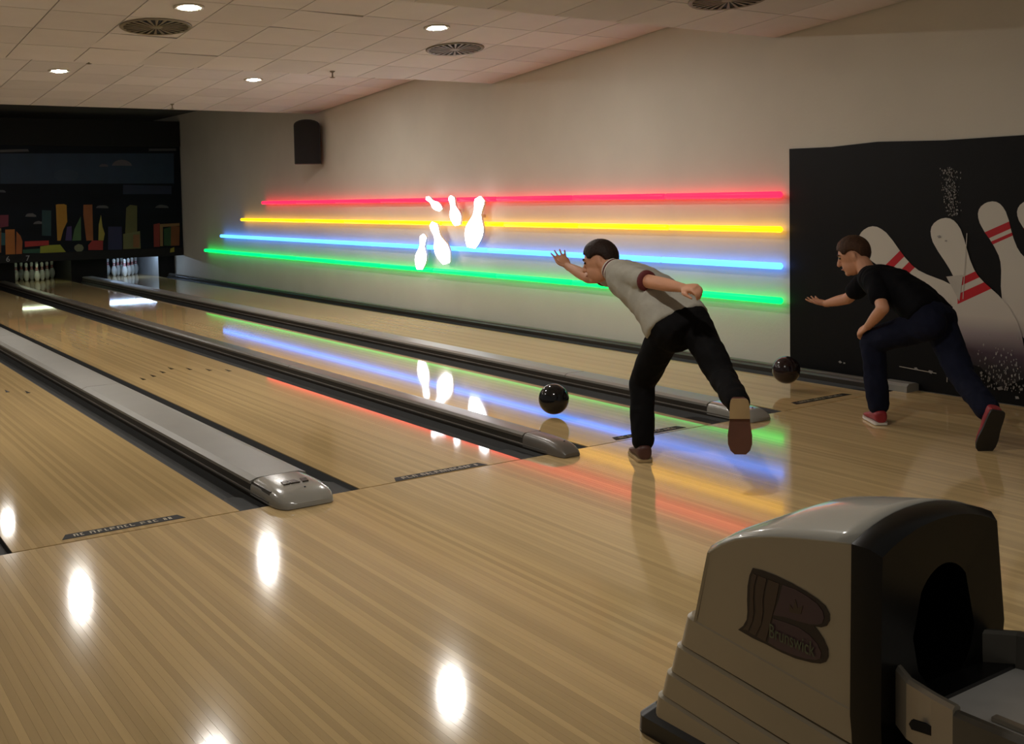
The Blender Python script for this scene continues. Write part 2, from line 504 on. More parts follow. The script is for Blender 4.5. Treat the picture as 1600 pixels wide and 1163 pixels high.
def divider(x0, x1, h, label, capm, nose, seams, badge=False, ylen=18.2):
    w_ = (x1 - x0) / 2; cx = (x0 + x1) / 2
    r = tag(empty('lane_divider', (cx, 0, -0.12)), label, 'divider', 'dividers between the lanes')
    Z = 0.12
    # dark body
    prof = [(-w_, -0.11), (-w_, h - 0.035), (-w_ + 0.006, h - 0.02), (w_ - 0.006, h - 0.02), (w_, h - 0.035), (w_, -0.11)]
    V, F = extrude_y([(x, z + Z) for x, z in prof], 0.0, ylen)
    link('body', fix(mesh('divider_body', V, F)), MT['rail'], r)
    # side moulding ribs
    for s in (-1, 1):
        V, F = extrude_y([(s * w_, 0.012 + Z), (s * (w_ + 0.007), 0.012 + Z), (s * (w_ + 0.007), 0.02 + Z), (s * w_, 0.022 + Z)], 0.0, ylen)
        link('moulding', fix(mesh('divider_moulding', V, F)), MT['capdark'], r)
    # cap in lengths, softly crowned
    def capprof(sc_=1.0, drop=0.0):
        out = []
        for i in range(9):
            t = -1 + 2 * i / 8
            out.append((t * (w_ + 0.004) * sc_, h - 0.014 * abs(t) ** 9 - drop))
        return [(-(w_ + 0.004) * sc_, h - 0.030 - drop)] + out + [((w_ + 0.004) * sc_, h - 0.030 - drop)]
    ys = [0.25] + seams + [ylen]
    for a, b in zip(ys[:-1], ys[1:]):
        V, F = extrude_y([(x, z + Z) for x, z in capprof()], a + 0.004, b - 0.004)
        link('cap', fix(mesh('divider_cap', V, F, False)), capm, r)
    # rounded nose piece reaching over the foul line
    R = []
    st = [(0.25, 1.0, 0.0), (0.12, 1.0, 0.0), (0.02, 1.0, 0.004), (-0.05, 0.99, 0.012), (-0.10, 0.95, 0.026), (-0.135, 0.86, 0.046), (-0.155, 0.72, 0.062)]
    V = []; F = []
    npt = 13
    for y, s_, d in st:
        zt = h - d
        pr = []
        for i in range(npt):
            a = math.pi * i / (npt - 1)
            e = 0.45
            cx_, sz_ = -math.cos(a), math.sin(a)
            pr.append((math.copysign(abs(cx_) ** e, cx_) * (w_ + 0.006) * s_, 0.004 + (zt - 0.004) * abs(sz_) ** 0.5))
        for x, z in pr:
            V.append((x, y * nose, z + Z))
    for i in range(len(st) - 1):
        for k in range(npt - 1):
            F.append((i * npt + k, i * npt + k + 1, (i + 1) * npt + k + 1, (i + 1) * npt + k))
        F.append((i * npt + npt - 1, i * npt, (i + 1) * npt, (i + 1) * npt + npt - 1))
    F.append(tuple(range(npt))); F.append(tuple((len(st) - 1) * npt + k for k in range(npt))[::-1])
    nm = fix(mesh('divider_nose', V, F, True))
    no = link('nose', nm, MT['nose'] if capm is MT['cap'] else capm, r)
    md = no.modifiers.new('e', 'EDGE_SPLIT'); md.split_angle = math.radians(50)
    link('screw', lathe([(0.005, 0), (0.005, 0.004), (0.001, 0.005)], 8, 'screw'), MT['black'], r, (0.02, -0.05 * nose, h - 0.012 + Z))
    if badge:
        for q, (dx, ww, sk) in enumerate(((-0.05, 0.035, 0.01), (0.0, 0.05, -0.006), (0.055, 0.035, 0.012))):
            link('badge_mark', polyprism([(dx - ww / 2, 0.0), (dx + ww / 2, 0.0), (dx + ww / 2 + sk, 0.065), (dx - ww / 2 + sk, 0.065)],
                 lambda a, b, d: (a, b + 0.02, d + Z), h - 0.006, h + 0.0016, 'badge_mark'), MT['ink'], r)
    return r
divider(-2.03, -1.88, 0.085, 'narrow dark divider beyond the lower left corner of the photo', MT['capdark'], 1.0, [6.0, 12.0])
divider(-0.515, -0.205, 0.09, 'wide light grey divider with rounded nose in left foreground', MT['cap'], 1.0, [3.9, 8.2, 12.5], True)
divider(1.255, 1.40, 0.088, 'narrow dark divider with rounded nose left of the black ball', MT['capdark'], 1.0, [3.9, 8.2, 12.5])
divider(2.845, 3.07, 0.088, 'pale topped divider with rounded nose behind the trailing foot', MT['cap'], 1.0, [1.9, 5.6, 9.3, 13.0])
rr = tag(empty('wall_rail', (4.69, 0, -0.08)), 'dark low rail running along the foot of right wall', 'rail')
V, F = extrude_y([(-0.09, 0.0), (-0.09, 0.105), (-0.075, 0.12), (-0.01, 0.12), (-0.005, 0.10), (0.073, 0.10), (0.073, 0.0)], 0.12, 18.2)
link('body', fix(mesh('wall_rail_body', V, F)), MT['rail'], rr)
V, F = extrude_y([(-0.072, 0.121), (-0.072, 0.134), (-0.06, 0.14), (-0.022, 0.14), (-0.012, 0.121)], 0.15, 18.2)
link('bead', fix(mesh('wall_rail_bead', V, F)), MT['capdark'], rr)
V, F = extrude_y([(-0.09, 0.08), (-0.088, 0.125), (-0.06, 0.145), (0.03, 0.145), (0.07, 0.13), (0.073, 0.08)], -0.12, 0.12)
link('nose', fix(mesh('wall_rail_nose', V, F)), MT['cap'], rr)

# ------------------------------------------------------------------ pit end: kickbacks, masking, pin lights
KB = [(-2.25, -1.733), (-0.673, 0.0), (1.06, 1.577), (2.637, 3.355), (4.415, 4.76)]
kl = ['grey side board of the pit at far left', 'grey side board of the pit beside the wide divider', 'grey side board between the two pin decks',
      'grey side board left of the brightly lit pins', 'pale side board of the pit against the right wall']
for (a, b), l in zip(KB, kl):
    k = tag(empty('kickback', ((a + b) / 2, 19.2, -0.08)), l, 'partition', 'side boards of the pits')
    hw = (b - a) / 2 - 0.006
    box('panel', -hw, hw, -0.95, 0.9, 0.0, 0.80, MT['kickpale'] if a > 4 else MT['kick'], k, 0.004)
    box('edge_strip', -hw - 0.004, hw + 0.004, -0.975, -0.951, 0.0, 0.80, MT['matblack'], k, 0.003)
cur = tag(empty('pit_curtain', (0.7, 20.2, -0.1)), 'black curtain hanging behind the pins', 'curtain')
V = []; F = []
for i in range(121):
    x = -4.05 + 8.1 * i / 120
    y = 0.025 * math.sin(i * 1.1)
    V += [(x, y, 0.02), (x, y, 1.0)]
for i in range(120):
    F.append((2 * i, 2 * i + 2, 2 * i + 3, 2 * i + 1))
c_ = link('cloth', mesh('curtain_cloth', V, F, True), MT['matblack'], cur)
c_.modifiers.new('t', 'SOLIDIFY').thickness = 0.006
box('rod', -4.05, 4.05, -0.012, 0.012, 1.0, 1.024, MT['railgrey'], cur)

MY = 17.6
mk = tag(empty('masking_unit', (0.6, MY, 0.46)), 'long dark masking board with painted city skyline above the pins', 'sign')
box('panel', -4.1, 4.155, 0.0, 0.10, 0.17, 2.27, mat('mask_sky', srgb(10, 16, 26), 0.6, spec=0.2, noise=0.5, nscale=1.2, stretch=(0.6, 1, 2.2)), mk)
box('fascia', -4.1, 4.155, -0.04, 0.10, 2.27, 2.80, MT['matblack'], mk, 0.01)
box('number_strip', -4.1, 4.155, -0.02, 0.10, 0.0, 0.17, MT['matblack'], mk, 0.006)
numm = mat('number_grey', srgb(150, 150, 150), 0.5, noise=0.05)
for s_, x in (('6', 1.345), ('7', 1.70)):
    t = text_mesh(s_, 0.15, 0.002, 'lane_number')
    o = link('lane_number', t, numm, mk, (x - 0.6, -0.024, 0.075))
    o.rotation_euler = (math.pi / 2, 0, 0)
# painted skyline: flat print on the board, coordinates in metres on the board
SKY0 = [((36,58,84),[(1.29,2.57),(4.63,2.6),(4.61,1.97),(1.27,1.99)]),
  ((48,66,88),[(2.72,2.14),(2.69,2.09),(2.62,2.04),(2.52,2.02),(2.42,2.02),(2.32,2.05),(2.26,2.09),(2.24,2.14),(2.26,2.2),(2.33,2.24),(2.43,2.27),(2.53,2.27),(2.63,2.24),(2.7,2.2)]),
  ((30,40,70),[(3.57,1.95),(4.56,1.92),(4.55,1.75),(3.56,1.76)]),
  ((104,96,104),[(3.36,2.34),(3.38,2.38),(3.42,2.42),(3.49,2.45),(3.56,2.46),(3.64,2.45),(3.7,2.42),(3.74,2.39),(3.76,2.34)]),
  ((92,86,100),[(3.11,2.32),(3.12,2.34),(3.14,2.36),(3.17,2.37),(3.21,2.37),(3.24,2.37),(3.27,2.36),(3.29,2.34),(3.29,2.32)]),
  ((100,98,100),[(1.69,1.35),(1.7,1.37),(1.72,1.4),(1.76,1.41),(1.79,1.41),(1.83,1.41),(1.86,1.39),(1.89,1.37),(1.89,1.34)]),
  ((100,98,100),[(1.83,1.2),(1.84,1.22),(1.86,1.24),(1.89,1.25),(1.93,1.26),(1.96,1.25),(1.99,1.24),(2.01,1.22),(2.02,1.2)]),
  ((84,84,88),[(3.02,1.49),(3.03,1.51),(3.05,1.53),(3.09,1.54),(3.14,1.54),(3.19,1.54),(3.23,1.53),(3.26,1.51),(3.26,1.48)]),
  ((84,84,88),[(4.2,1.47),(4.21,1.49),(4.24,1.51),(4.29,1.53),(4.34,1.53),(4.39,1.52),(4.44,1.51),(4.47,1.49),(4.48,1.46)]),
  ((84,84,88),[(1.2,1.83),(1.21,1.85),(1.22,1.86),(1.25,1.87),(1.28,1.87),(1.31,1.87),(1.34,1.86),(1.36,1.84),(1.36,1.82)]),
  ((90,88,90),[(1.29,2.64),(1.79,2.66),(1.81,2.61),(1.29,2.59)]),
  ((80,80,84),[(4.11,2.69),(4.68,2.7),(4.68,2.65),(4.11,2.64)]),
  ((26,66,70),[(2.0,1.47),(2.17,1.46),(2.15,0.96),(1.98,0.97)]),
  ((196,140,34),[(2.26,1.57),(2.3,1.58),(2.41,1.58),(2.46,1.56),(2.46,1.23),(2.38,1.07),(2.32,0.86),(2.26,0.86),(2.26,1.23)]),
  ((164,92,40),[(2.78,1.56),(2.95,1.56),(2.94,0.84),(2.81,0.84),(2.77,1.36)]),
  ((74,110,64),[(2.54,0.85),(2.59,1.08),(2.72,1.33),(2.71,0.85)]),
  ((176,160,66),[(3.04,0.84),(3.06,1.16),(3.11,1.35),(3.13,1.11),(3.17,0.97),(3.14,0.83)]),
  ((70,50,104),[(2.45,1.13),(2.54,1.14),(2.53,0.85),(2.41,0.86)]),
  ((34,34,78),[(3.24,1.11),(3.51,1.1),(3.5,0.63),(3.22,0.64)]),
  ((170,44,40),[(2.92,0.84),(3.13,0.83),(3.12,0.64),(2.84,0.65),(2.84,0.75)]),
  ((180,40,36),[(1.66,0.87),(2.1,0.87),(2.1,0.78),(1.66,0.76)]),
  ((30,84,60),[(1.62,0.71),(1.94,0.72),(1.93,0.63),(1.62,0.64)]),
  ((158,164,44),[(1.94,0.76),(2.12,0.78),(2.31,0.78),(2.41,0.63),(1.93,0.63)]),
  ((120,122,92),[(2.75,0.7),(2.74,0.66),(2.72,0.64),(2.68,0.62),(2.64,0.62),(2.61,0.64),(2.58,0.67),(2.57,0.7),(2.58,0.74),(2.61,0.76),(2.65,0.78),(2.69,0.77),(2.72,0.76),(2.74,0.73)]),
  ((190,112,36),[(1.32,1.11),(1.49,1.11),(1.48,0.61),(1.31,0.62)]),
  ((176,96,36),[(1.52,1.07),(1.59,0.98),(1.62,0.87),(1.6,0.61),(1.49,0.61)]),
  ((24,84,92),[(1.23,1.06),(1.32,1.04),(1.31,0.81),(1.22,0.81)]),
  ((120,36,60),[(1.24,1.39),(1.39,1.39),(1.38,1.17),(1.23,1.15)]),
  ((104,100,52),[(3.57,0.96),(3.61,1.48),(3.69,1.54),(3.83,1.52),(3.81,0.95)]),
  ((118,116,70),[(3.53,0.95),(3.87,1.0),(3.87,0.64),(3.52,0.64)]),
  ((150,100,60),[(3.73,0.93),(3.86,0.93),(3.85,0.66),(3.72,0.67)]),
  ((150,50,40),[(4.15,1.13),(4.28,1.15),(4.26,0.66),(4.14,0.66)]),
  ((150,116,72),[(4.28,1.13),(4.69,1.14),(4.69,1.08),(4.34,1.07),(4.33,0.67),(4.27,0.67)]),
  ((40,80,44),[(4.36,1.03),(4.51,1.07),(4.49,0.67),(4.35,0.68)]),
  ((136,82,40),[(4.51,1.08),(4.69,1.07),(4.67,0.67),(4.49,0.67)]),
  ((160,150,50),[(4.48,0.61),(4.56,0.64),(4.56,0.54),(4.47,0.53)])]
SKY = SKY0 + [(c, [(x - 3.44, z) for x, z in p]) for c, p in SKY0]
pm = {}
allm = []
V = []; F = []; mi = []
for k, (c, poly) in enumerate(SKY):
    if c not in pm:
        pm[c] = len(allm)
        allm.append(mat('skyline_paint', tuple(0.8 * q for q in srgb(*c)[:3]) + (1,), 0.6, noise=0.15, nscale=3))
    o = len(V)
    V += [(x - 0.6, -0.0012 - 0.0006 * (k % len(SKY0)), z - 0.46) for x, z in poly]
    F.append(tuple(range(o, o + len(poly)))); mi.append(pm[c])
me = mesh('skyline_print', V, F)
for m_ in allm:
    me.materials.append(m_)
for p, i in zip(me.polygons, mi):
    p.material_index = i
link('skyline_print', me, None, mk)

def pin_tube(x0, x1, m, label):
    r = tag(empty('pin_light', ((x0 + x1) / 2, MY + 0.70, 0.506)), label, 'lamp', 'tube lamps over the pins')
    L = (x1 - x0) / 2
    t = lathe([(0.007, -L), (0.010, -L + 0.01), (0.010, L - 0.01), (0.007, L)], 12, 'pin_light_tube')
    o = link('tube', t, m, r); o.rotation_euler = (0, math.pi / 2, 0)
    box('holder', -L - 0.02, L + 0.02, -0.02, 0.04, 0.018, 0.05, MT['matblack'], r)
    for s in (-1, 1):
        box('bracket', s * L - 0.012, s * L + 0.012, -0.60, 0.0, 0.05, 0.07, MT['matblack'], r)
pin_tube(1.70, 2.55, MT['ptc'], 'dim tube lamp hidden over the left set of pins')
pin_tube(3.40, 4.38, MT['ptd'], 'bright cool tube lamp hidden over the right set of pins')

# ------------------------------------------------------------------ pins
IN = 0.381 / 15
PROF = [(0, 2.03), (.75, 2.83), (2.25, 3.906), (3.375, 4.51), (4.5, 4.766), (5.875, 4.563), (7.25, 3.703), (8.625, 2.472), (9.375, 1.965), (10, 1.797), (10.875, 1.87), (11.75, 2.094), (12.625, 2.406), (13.5, 2.547), (14.2, 2.3), (14.7, 1.6), (15, 0.3)]
def prad(h):
    for (h0, d0), (h1, d1) in zip(PROF[:-1], PROF[1:]):
        if h <= h1:
            return (d0 + (d1 - d0) * (h - h0) / (h1 - h0)) / 2
    return 0.1
pin_me = lathe([(d / 2 * IN, h * IN) for h, d in PROF], 18, 'bowling_pin'); pin_me.materials.append(MT['pin'])
def stripe(h0, h1):
    pr = [(prad(h) * IN + 0.0012, h * IN) for h in (h0, (h0 + h1) / 2, h1)]
    m_ = lathe([(pr[0][0] - 0.004, pr[0][1])] + pr + [(pr[-1][0] - 0.004, pr[-1][1])], 18, 'neck_stripe')
    m_.materials.append(MT['pinred']); return m_
st1, st2 = stripe(8.9, 9.6), stripe(10.3, 11.0)
pos = ['head pin', 'second row left pin', 'second row right pin', 'third row left pin', 'third row middle pin', 'third row right pin',
       'back row outer left pin', 'back row inner left pin', 'back row inner right pin', 'back row outer right pin']
for cx, side in ((2.107, 'in the dim left rack under the number 7'), (3.875, 'in the brightly lit rack near the right wall')):
    q = 0
    for row in range(4):
        for k in range(row + 1):
            x = cx + (k - row / 2) * 0.3048; y = 18.85 + row * 0.264
            p = tag(empty('bowling_pin', (x, y, 0.0)), 'white ' + pos[q] + ' ' + side, 'pin', 'bowling pins')
            link('pin_body', pin_me, None, p); link('neck_stripe', st1, None, p); link('neck_stripe', st2, None, p)
            q += 1

# ------------------------------------------------------------------ neon tubes on the right wall
TUBES = [('red', 1.537, 13.02, MT['nred'], 0.029), ('yellow', 1.235, 14.06, MT['nyel'], 0.027), ('blue', 0.915, 15.16, MT['nblu'], 0.030), ('green', 0.612, 16.09, MT['ngrn'], 0.030)]
seg_cache = {}
for nm, z, y1, m_, rad in TUBES:
    y0 = 1.21
    r = tag(empty('neon_tube', (WX - 0.06, y0, z)), 'long glowing %s neon tube along the right wall' % nm, 'neon light', 'neon tubes on the wall')
    n = round((y1 - y0) / 1.5)
    L = (y1 - y0) / n
    t = lathe([(rad * 0.6, 0.0), (rad, 0.015), (rad, L - 0.025), (rad * 0.6, L - 0.01)], 12, 'neon_segment')
    t.transform(Matrix.Rotation(-math.pi / 2, 4, 'X'))
    t.materials.append(m_)
    clip = boxmesh('clip', 0.0, 0.058, -0.012, 0.012, -0.012, 0.012); clip.materials.append(MT['housing'])
    for i in range(n):
        link('tube_segment', t, None, r, (0, i * L, 0))
        link('clip', clip, None, r, (0, i * L + 0.4, 0))

# glowing pin-shaped lightboxes hung in front of the tubes
NP = [[(6.802,1.425),(6.812,1.444),(6.825,1.46),(6.84,1.476),(6.858,1.489),(6.881,1.501),(6.907,1.51),(6.939,1.517),(6.973,1.522),(7.008,1.527),(7.037,1.535),(7.059,1.547),(7.079,1.561),(7.099,1.574),(7.124,1.585),(7.178,1.58),(7.184,1.577),(7.191,1.549),(7.168,1.537),(7.14,1.528),(7.113,1.518),(7.088,1.508),(7.07,1.493),(7.058,1.476),(7.046,1.459),(7.031,1.443),(7.01,1.43),(6.987,1.419),(6.958,1.411),(6.927,1.404),(6.894,1.398),(6.858,1.395)],[(6.383,1.223),(6.368,1.251),(6.359,1.277),(6.354,1.303),(6.355,1.329),(6.363,1.354),(6.377,1.378),(6.402,1.4),(6.431,1.423),(6.461,1.445),(6.48,1.469),(6.487,1.494),(6.489,1.519),(6.491,1.545),(6.503,1.569),(6.566,1.589),(6.576,1.588),(6.621,1.557),(6.614,1.532),(6.598,1.508),(6.582,1.483),(6.57,1.459),(6.571,1.433),(6.582,1.406),(6.593,1.378),(6.6,1.352),(6.596,1.326),(6.585,1.302),(6.567,1.278),(6.543,1.255),(6.516,1.232),(6.483,1.211)],[(6.031,0.938),(5.977,0.978),(5.933,1.018),(5.895,1.058),(5.866,1.099),(5.85,1.14),(5.844,1.183),(5.854,1.227),(5.872,1.271),(5.889,1.315),(5.891,1.359),(5.872,1.4),(5.846,1.44),(5.821,1.48),(5.81,1.522),(5.881,1.572),(5.897,1.573),(5.999,1.541),(6.017,1.5),(6.021,1.457),(6.025,1.414),(6.036,1.372),(6.068,1.332),(6.116,1.292),(6.165,1.253),(6.207,1.213),(6.231,1.171),(6.244,1.128),(6.246,1.084),(6.237,1.04),(6.223,0.995),(6.198,0.949)],[(6.646,0.737),(6.634,0.778),(6.631,0.818),(6.633,0.857),(6.642,0.894),(6.663,0.929),(6.691,0.963),(6.734,0.993),(6.785,1.023),(6.835,1.053),(6.872,1.085),(6.89,1.121),(6.902,1.159),(6.915,1.196),(6.94,1.231),(7.04,1.253),(7.054,1.251),(7.109,1.201),(7.09,1.164),(7.057,1.13),(7.025,1.096),(6.999,1.061),(6.991,1.022),(6.998,0.981),(7.005,0.94),(7.005,0.9),(6.99,0.863),(6.966,0.828),(6.932,0.795),(6.889,0.764),(6.842,0.734),(6.786,0.707)],[(7.349,0.617),(7.312,0.648),(7.283,0.679),(7.257,0.71),(7.239,0.741),(7.23,0.773),(7.228,0.804),(7.238,0.836),(7.254,0.868),(7.27,0.9),(7.274,0.931),(7.263,0.962),(7.247,0.993),(7.23,1.024),(7.225,1.055),(7.28,1.089),(7.292,1.089),(7.364,1.06),(7.375,1.029),(7.375,0.997),(7.375,0.966),(7.38,0.934),(7.401,0.903),(7.433,0.872),(7.466,0.841),(7.493,0.81),(7.508,0.778),(7.515,0.746),(7.513,0.714),(7.504,0.682),(7.49,0.65),(7.469,0.618)]]
nl = ['smallest tilted pin-shaped white light crossing the red neon tube', 'slim pin-shaped white light between the red and yellow tubes',
      'largest pin-shaped white light leaning right across the yellow tube', 'tilted pin-shaped white light over the blue neon tube',
      'lowest slim pin-shaped white light touching the green neon tube']
for poly, l in zip(NP, nl):
    cy = sum(p[0] for p in poly) / len(poly); cz = sum(p[1] for p in poly) / len(poly)
    r = tag(empty('pin_sign', (4.668, cy, cz)), l, 'light sign', 'pin-shaped wall lights')
    pl = [(a - cy, b - cz) for a, b in poly]
    link('glowing_face', polyprism(pl, lambda a, b, d: (d, a, b), -0.045, -0.03, 'pin_sign_face'), MT['npin'], r)
    link('casing', polyprism([(a * 0.985, b * 0.985) for a, b in pl], lambda a, b, d: (d, a, b), -0.03, 0.0, 'pin_sign_casing'), MT['housing'], r)
    bz = next(q for q in (0.0, 0.07, -0.07, 0.1, -0.1) if all(abs(cz + q - tz) > 0.055 for _, tz, _, _, _ in TUBES))
    box('bracket', 0.0, 0.097, -0.02, 0.02, bz - 0.018, bz + 0.018, MT['housing'], r)

# ------------------------------------------------------------------ speaker
sp = tag(empty('speaker', (4.66, 11.0, 2.20)), 'black wall speaker with domed top high on the right wall', 'speaker')
pl = [(-0.20, 0.0), (0.20, 0.0), (0.20, 0.60)] + [(0.20 * math.cos(a), 0.60 + 0.09 * math.sin(a)) for a in [math.pi * k / 10 for k in range(1, 10)]] + [(-0.20, 0.60)]
bod = link('cabinet', polyprism(pl, lambda a, b, d: (a, d, b), -0.13, 0.13, 'speaker_cabinet'), MT['speaker'], sp)
gr = link('grille', polyprism([(a * 0.93, b * 0.95 + 0.015) for a, b in pl], lambda a, b, d: (a, d, b), -0.142, -0.13, 'speaker_grille'), MT['matblack'], sp)
box('wall_bracket', -0.03, 0.03, 0.1, 0.22, 0.22, 0.40, MT['railgrey'], sp)
sp.rotation_euler = (0, 0, math.radians(-26))
sp.location = (4.53, 10.66, 2.13)

# ------------------------------------------------------------------ ceiling fixtures
def ceil_at(y):
    for y0, z0, y1, z1 in SECT:
        if y0 <= y <= y1:
            return z0 + (z1 - z0) * (y - y0) / (y1 - y0), math.atan2(z1 - z0, y1 - y0)
    return 3.40, 0.0
ring = lathe([(0.079, -0.004), (0.110, -0.012), (0.122, -0.006), (0.122, 0.002), (0.079, 0.002)], 28, 'downlight_ring', True, False)
ring.materials.append(MT['housing'])
disc = lathe([(0.02, -0.016), (0.056, -0.013), (0.080, -0.005), (0.080, 0.0)], 28, 'downlight_lens')
disc.materials.append(MT['lamp'])
DL = [(0.30, 3.42, 'round ceiling downlight at top left beside the left vent'), (2.58, 3.40, 'round ceiling downlight at top centre above the right vent'),
      (0.36, 8.22, 'round ceiling downlight at far left of the ceiling'), (2.70, 8.18, 'round ceiling downlight in the middle of the further ceiling row'),
      (-1.95, 3.42, 'round ceiling downlight beyond the left edge of photo in nearer row'), (-1.95, 8.2, 'round ceiling downlight beyond the left edge of photo in middle row'),
      (0.30, -1.4, 'round ceiling downlight above the approach beyond the top of photo'),
      (0.42, 13.2, 'round ceiling downlight hidden behind the far ceiling baffle')]
for x, y, l in DL:
    z, a = ceil_at(y)
    r = tag(empty('downlight', (x, y, z - 0.001)), l, 'ceiling light', 'round ceiling downlights')
    r.rotation_euler = (a, 0, 0)
    link('trim_ring', ring, None, r); link('lens', disc, None, r)

vback = lathe([(0.268, -0.004), (0.268, 0.0)], 32, 'vent_back'); vback.materials.append(MT['matblack'])
vring = lathe([(0.262, -0.010), (0.285, -0.014), (0.295, -0.006), (0.295, 0.0), (0.262, 0.0)], 32, 'vent_ring', True, False); vring.materials.append(MT['ventmetal'])
vhub = lathe([(0.02, -0.014), (0.055, -0.011), (0.06, -0.004)], 20, 'vent_hub'); vhub.materials.append(MT['ventmetal'])
vbl = mesh('vent_blade', [(0.05, -0.0035, -0.006), (0.265, -0.013, -0.006), (0.265, 0.013, -0.006), (0.05, 0.0035, -0.006), (0.05, -0.0035, -0.012), (0.265, -0.013, -0.012), (0.265, 0.013, -0.012), (0.05, 0.0035, -0.012)],
           [(0, 1, 2, 3), (7, 6, 5, 4), (0, 4, 5, 1), (1, 5, 6, 2), (2, 6, 7, 3), (3, 7, 4, 0)])
vbl.materials.append(MT['ventmetal'])
for x, y, l in ((0.25, 4.13, 'round slotted ceiling vent at upper left beside a downlight'), (3.235, 4.15, 'round slotted ceiling vent at upper centre near the wall'), (3.30, 0.46, 'round slotted ceiling vent cut by the top edge of photo')):
    z, a = ceil_at(y)
    r = tag(empty('ceiling_vent', (x, y, z - 0.001)), l, 'vent', 'round ceiling vents')
    r.rotation_euler = (a, 0, 0)
    link('backing', vback, None, r); link('rim', vring, None, r); link('hub', vhub, None, r)
    for k in range(24):
        o = link('blade', vbl, None, r); o.rotation_euler = (0, 0, 2 * math.pi * k / 24)
sprk = lathe([(0.012, -0.075), (0.03, -0.07), (0.03, -0.066), (0.008, -0.06), (0.008, -0.02), (0.028, -0.006), (0.028, 0.0)], 12, 'sprinkler')
for x, y, l in ((2.55, 5.55, 'small sprinkler head hanging near the middle of the ceiling'), (0.48, 7.35, 'small sprinkler head above the far left downlight'), (2.35, 10.4, 'small sprinkler head at the far edge of the ceiling')):
    z, a = ceil_at(y)
    if not sprk.materials: sprk.materials.append(MT['ventmetal'])
    s_ = tag(link('sprinkler', sprk, None, None, (x, y, z)), l, 'sprinkler', 'ceiling sprinklers')

# ------------------------------------------------------------------ mural on the right wall
mu = tag(empty('mural_panel', (WX - 0.012, 1.165, 0.0)), 'large black mural panel of flying bowling pins on the right wall', 'mural')
Y1 = 1.165
pl = [(-4.2, 0.004), (-0.0, 0.004), (-0.0, 1.93), (-0.45, 1.925), (-0.9, 1.945), (-1.5, 1.925), (-2.4, 1.93), (-4.2, 1.93)]
link('panel', polyprism(pl, lambda a, b, d: (d, a, b), 0.0, 0.010, 'mural_board'), MT['mural'], mu)
def prnt(name, poly, m_, lvl):
    V = [(-0.0006 * lvl, a - Y1, b) for a, b in poly]
    return link(name, mesh(name, V, [tuple(range(len(poly)))]), m_, mu)
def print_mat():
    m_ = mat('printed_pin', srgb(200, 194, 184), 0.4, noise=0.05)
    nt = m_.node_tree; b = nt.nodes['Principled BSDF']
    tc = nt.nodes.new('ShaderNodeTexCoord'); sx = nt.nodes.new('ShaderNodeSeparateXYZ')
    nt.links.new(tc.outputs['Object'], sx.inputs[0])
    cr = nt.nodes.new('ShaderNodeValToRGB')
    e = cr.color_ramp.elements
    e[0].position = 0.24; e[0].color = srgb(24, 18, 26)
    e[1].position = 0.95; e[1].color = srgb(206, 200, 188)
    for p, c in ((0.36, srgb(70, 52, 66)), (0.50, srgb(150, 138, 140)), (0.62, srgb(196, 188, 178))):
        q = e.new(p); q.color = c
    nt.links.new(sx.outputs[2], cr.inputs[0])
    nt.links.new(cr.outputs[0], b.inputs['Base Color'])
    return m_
PR = print_mat()
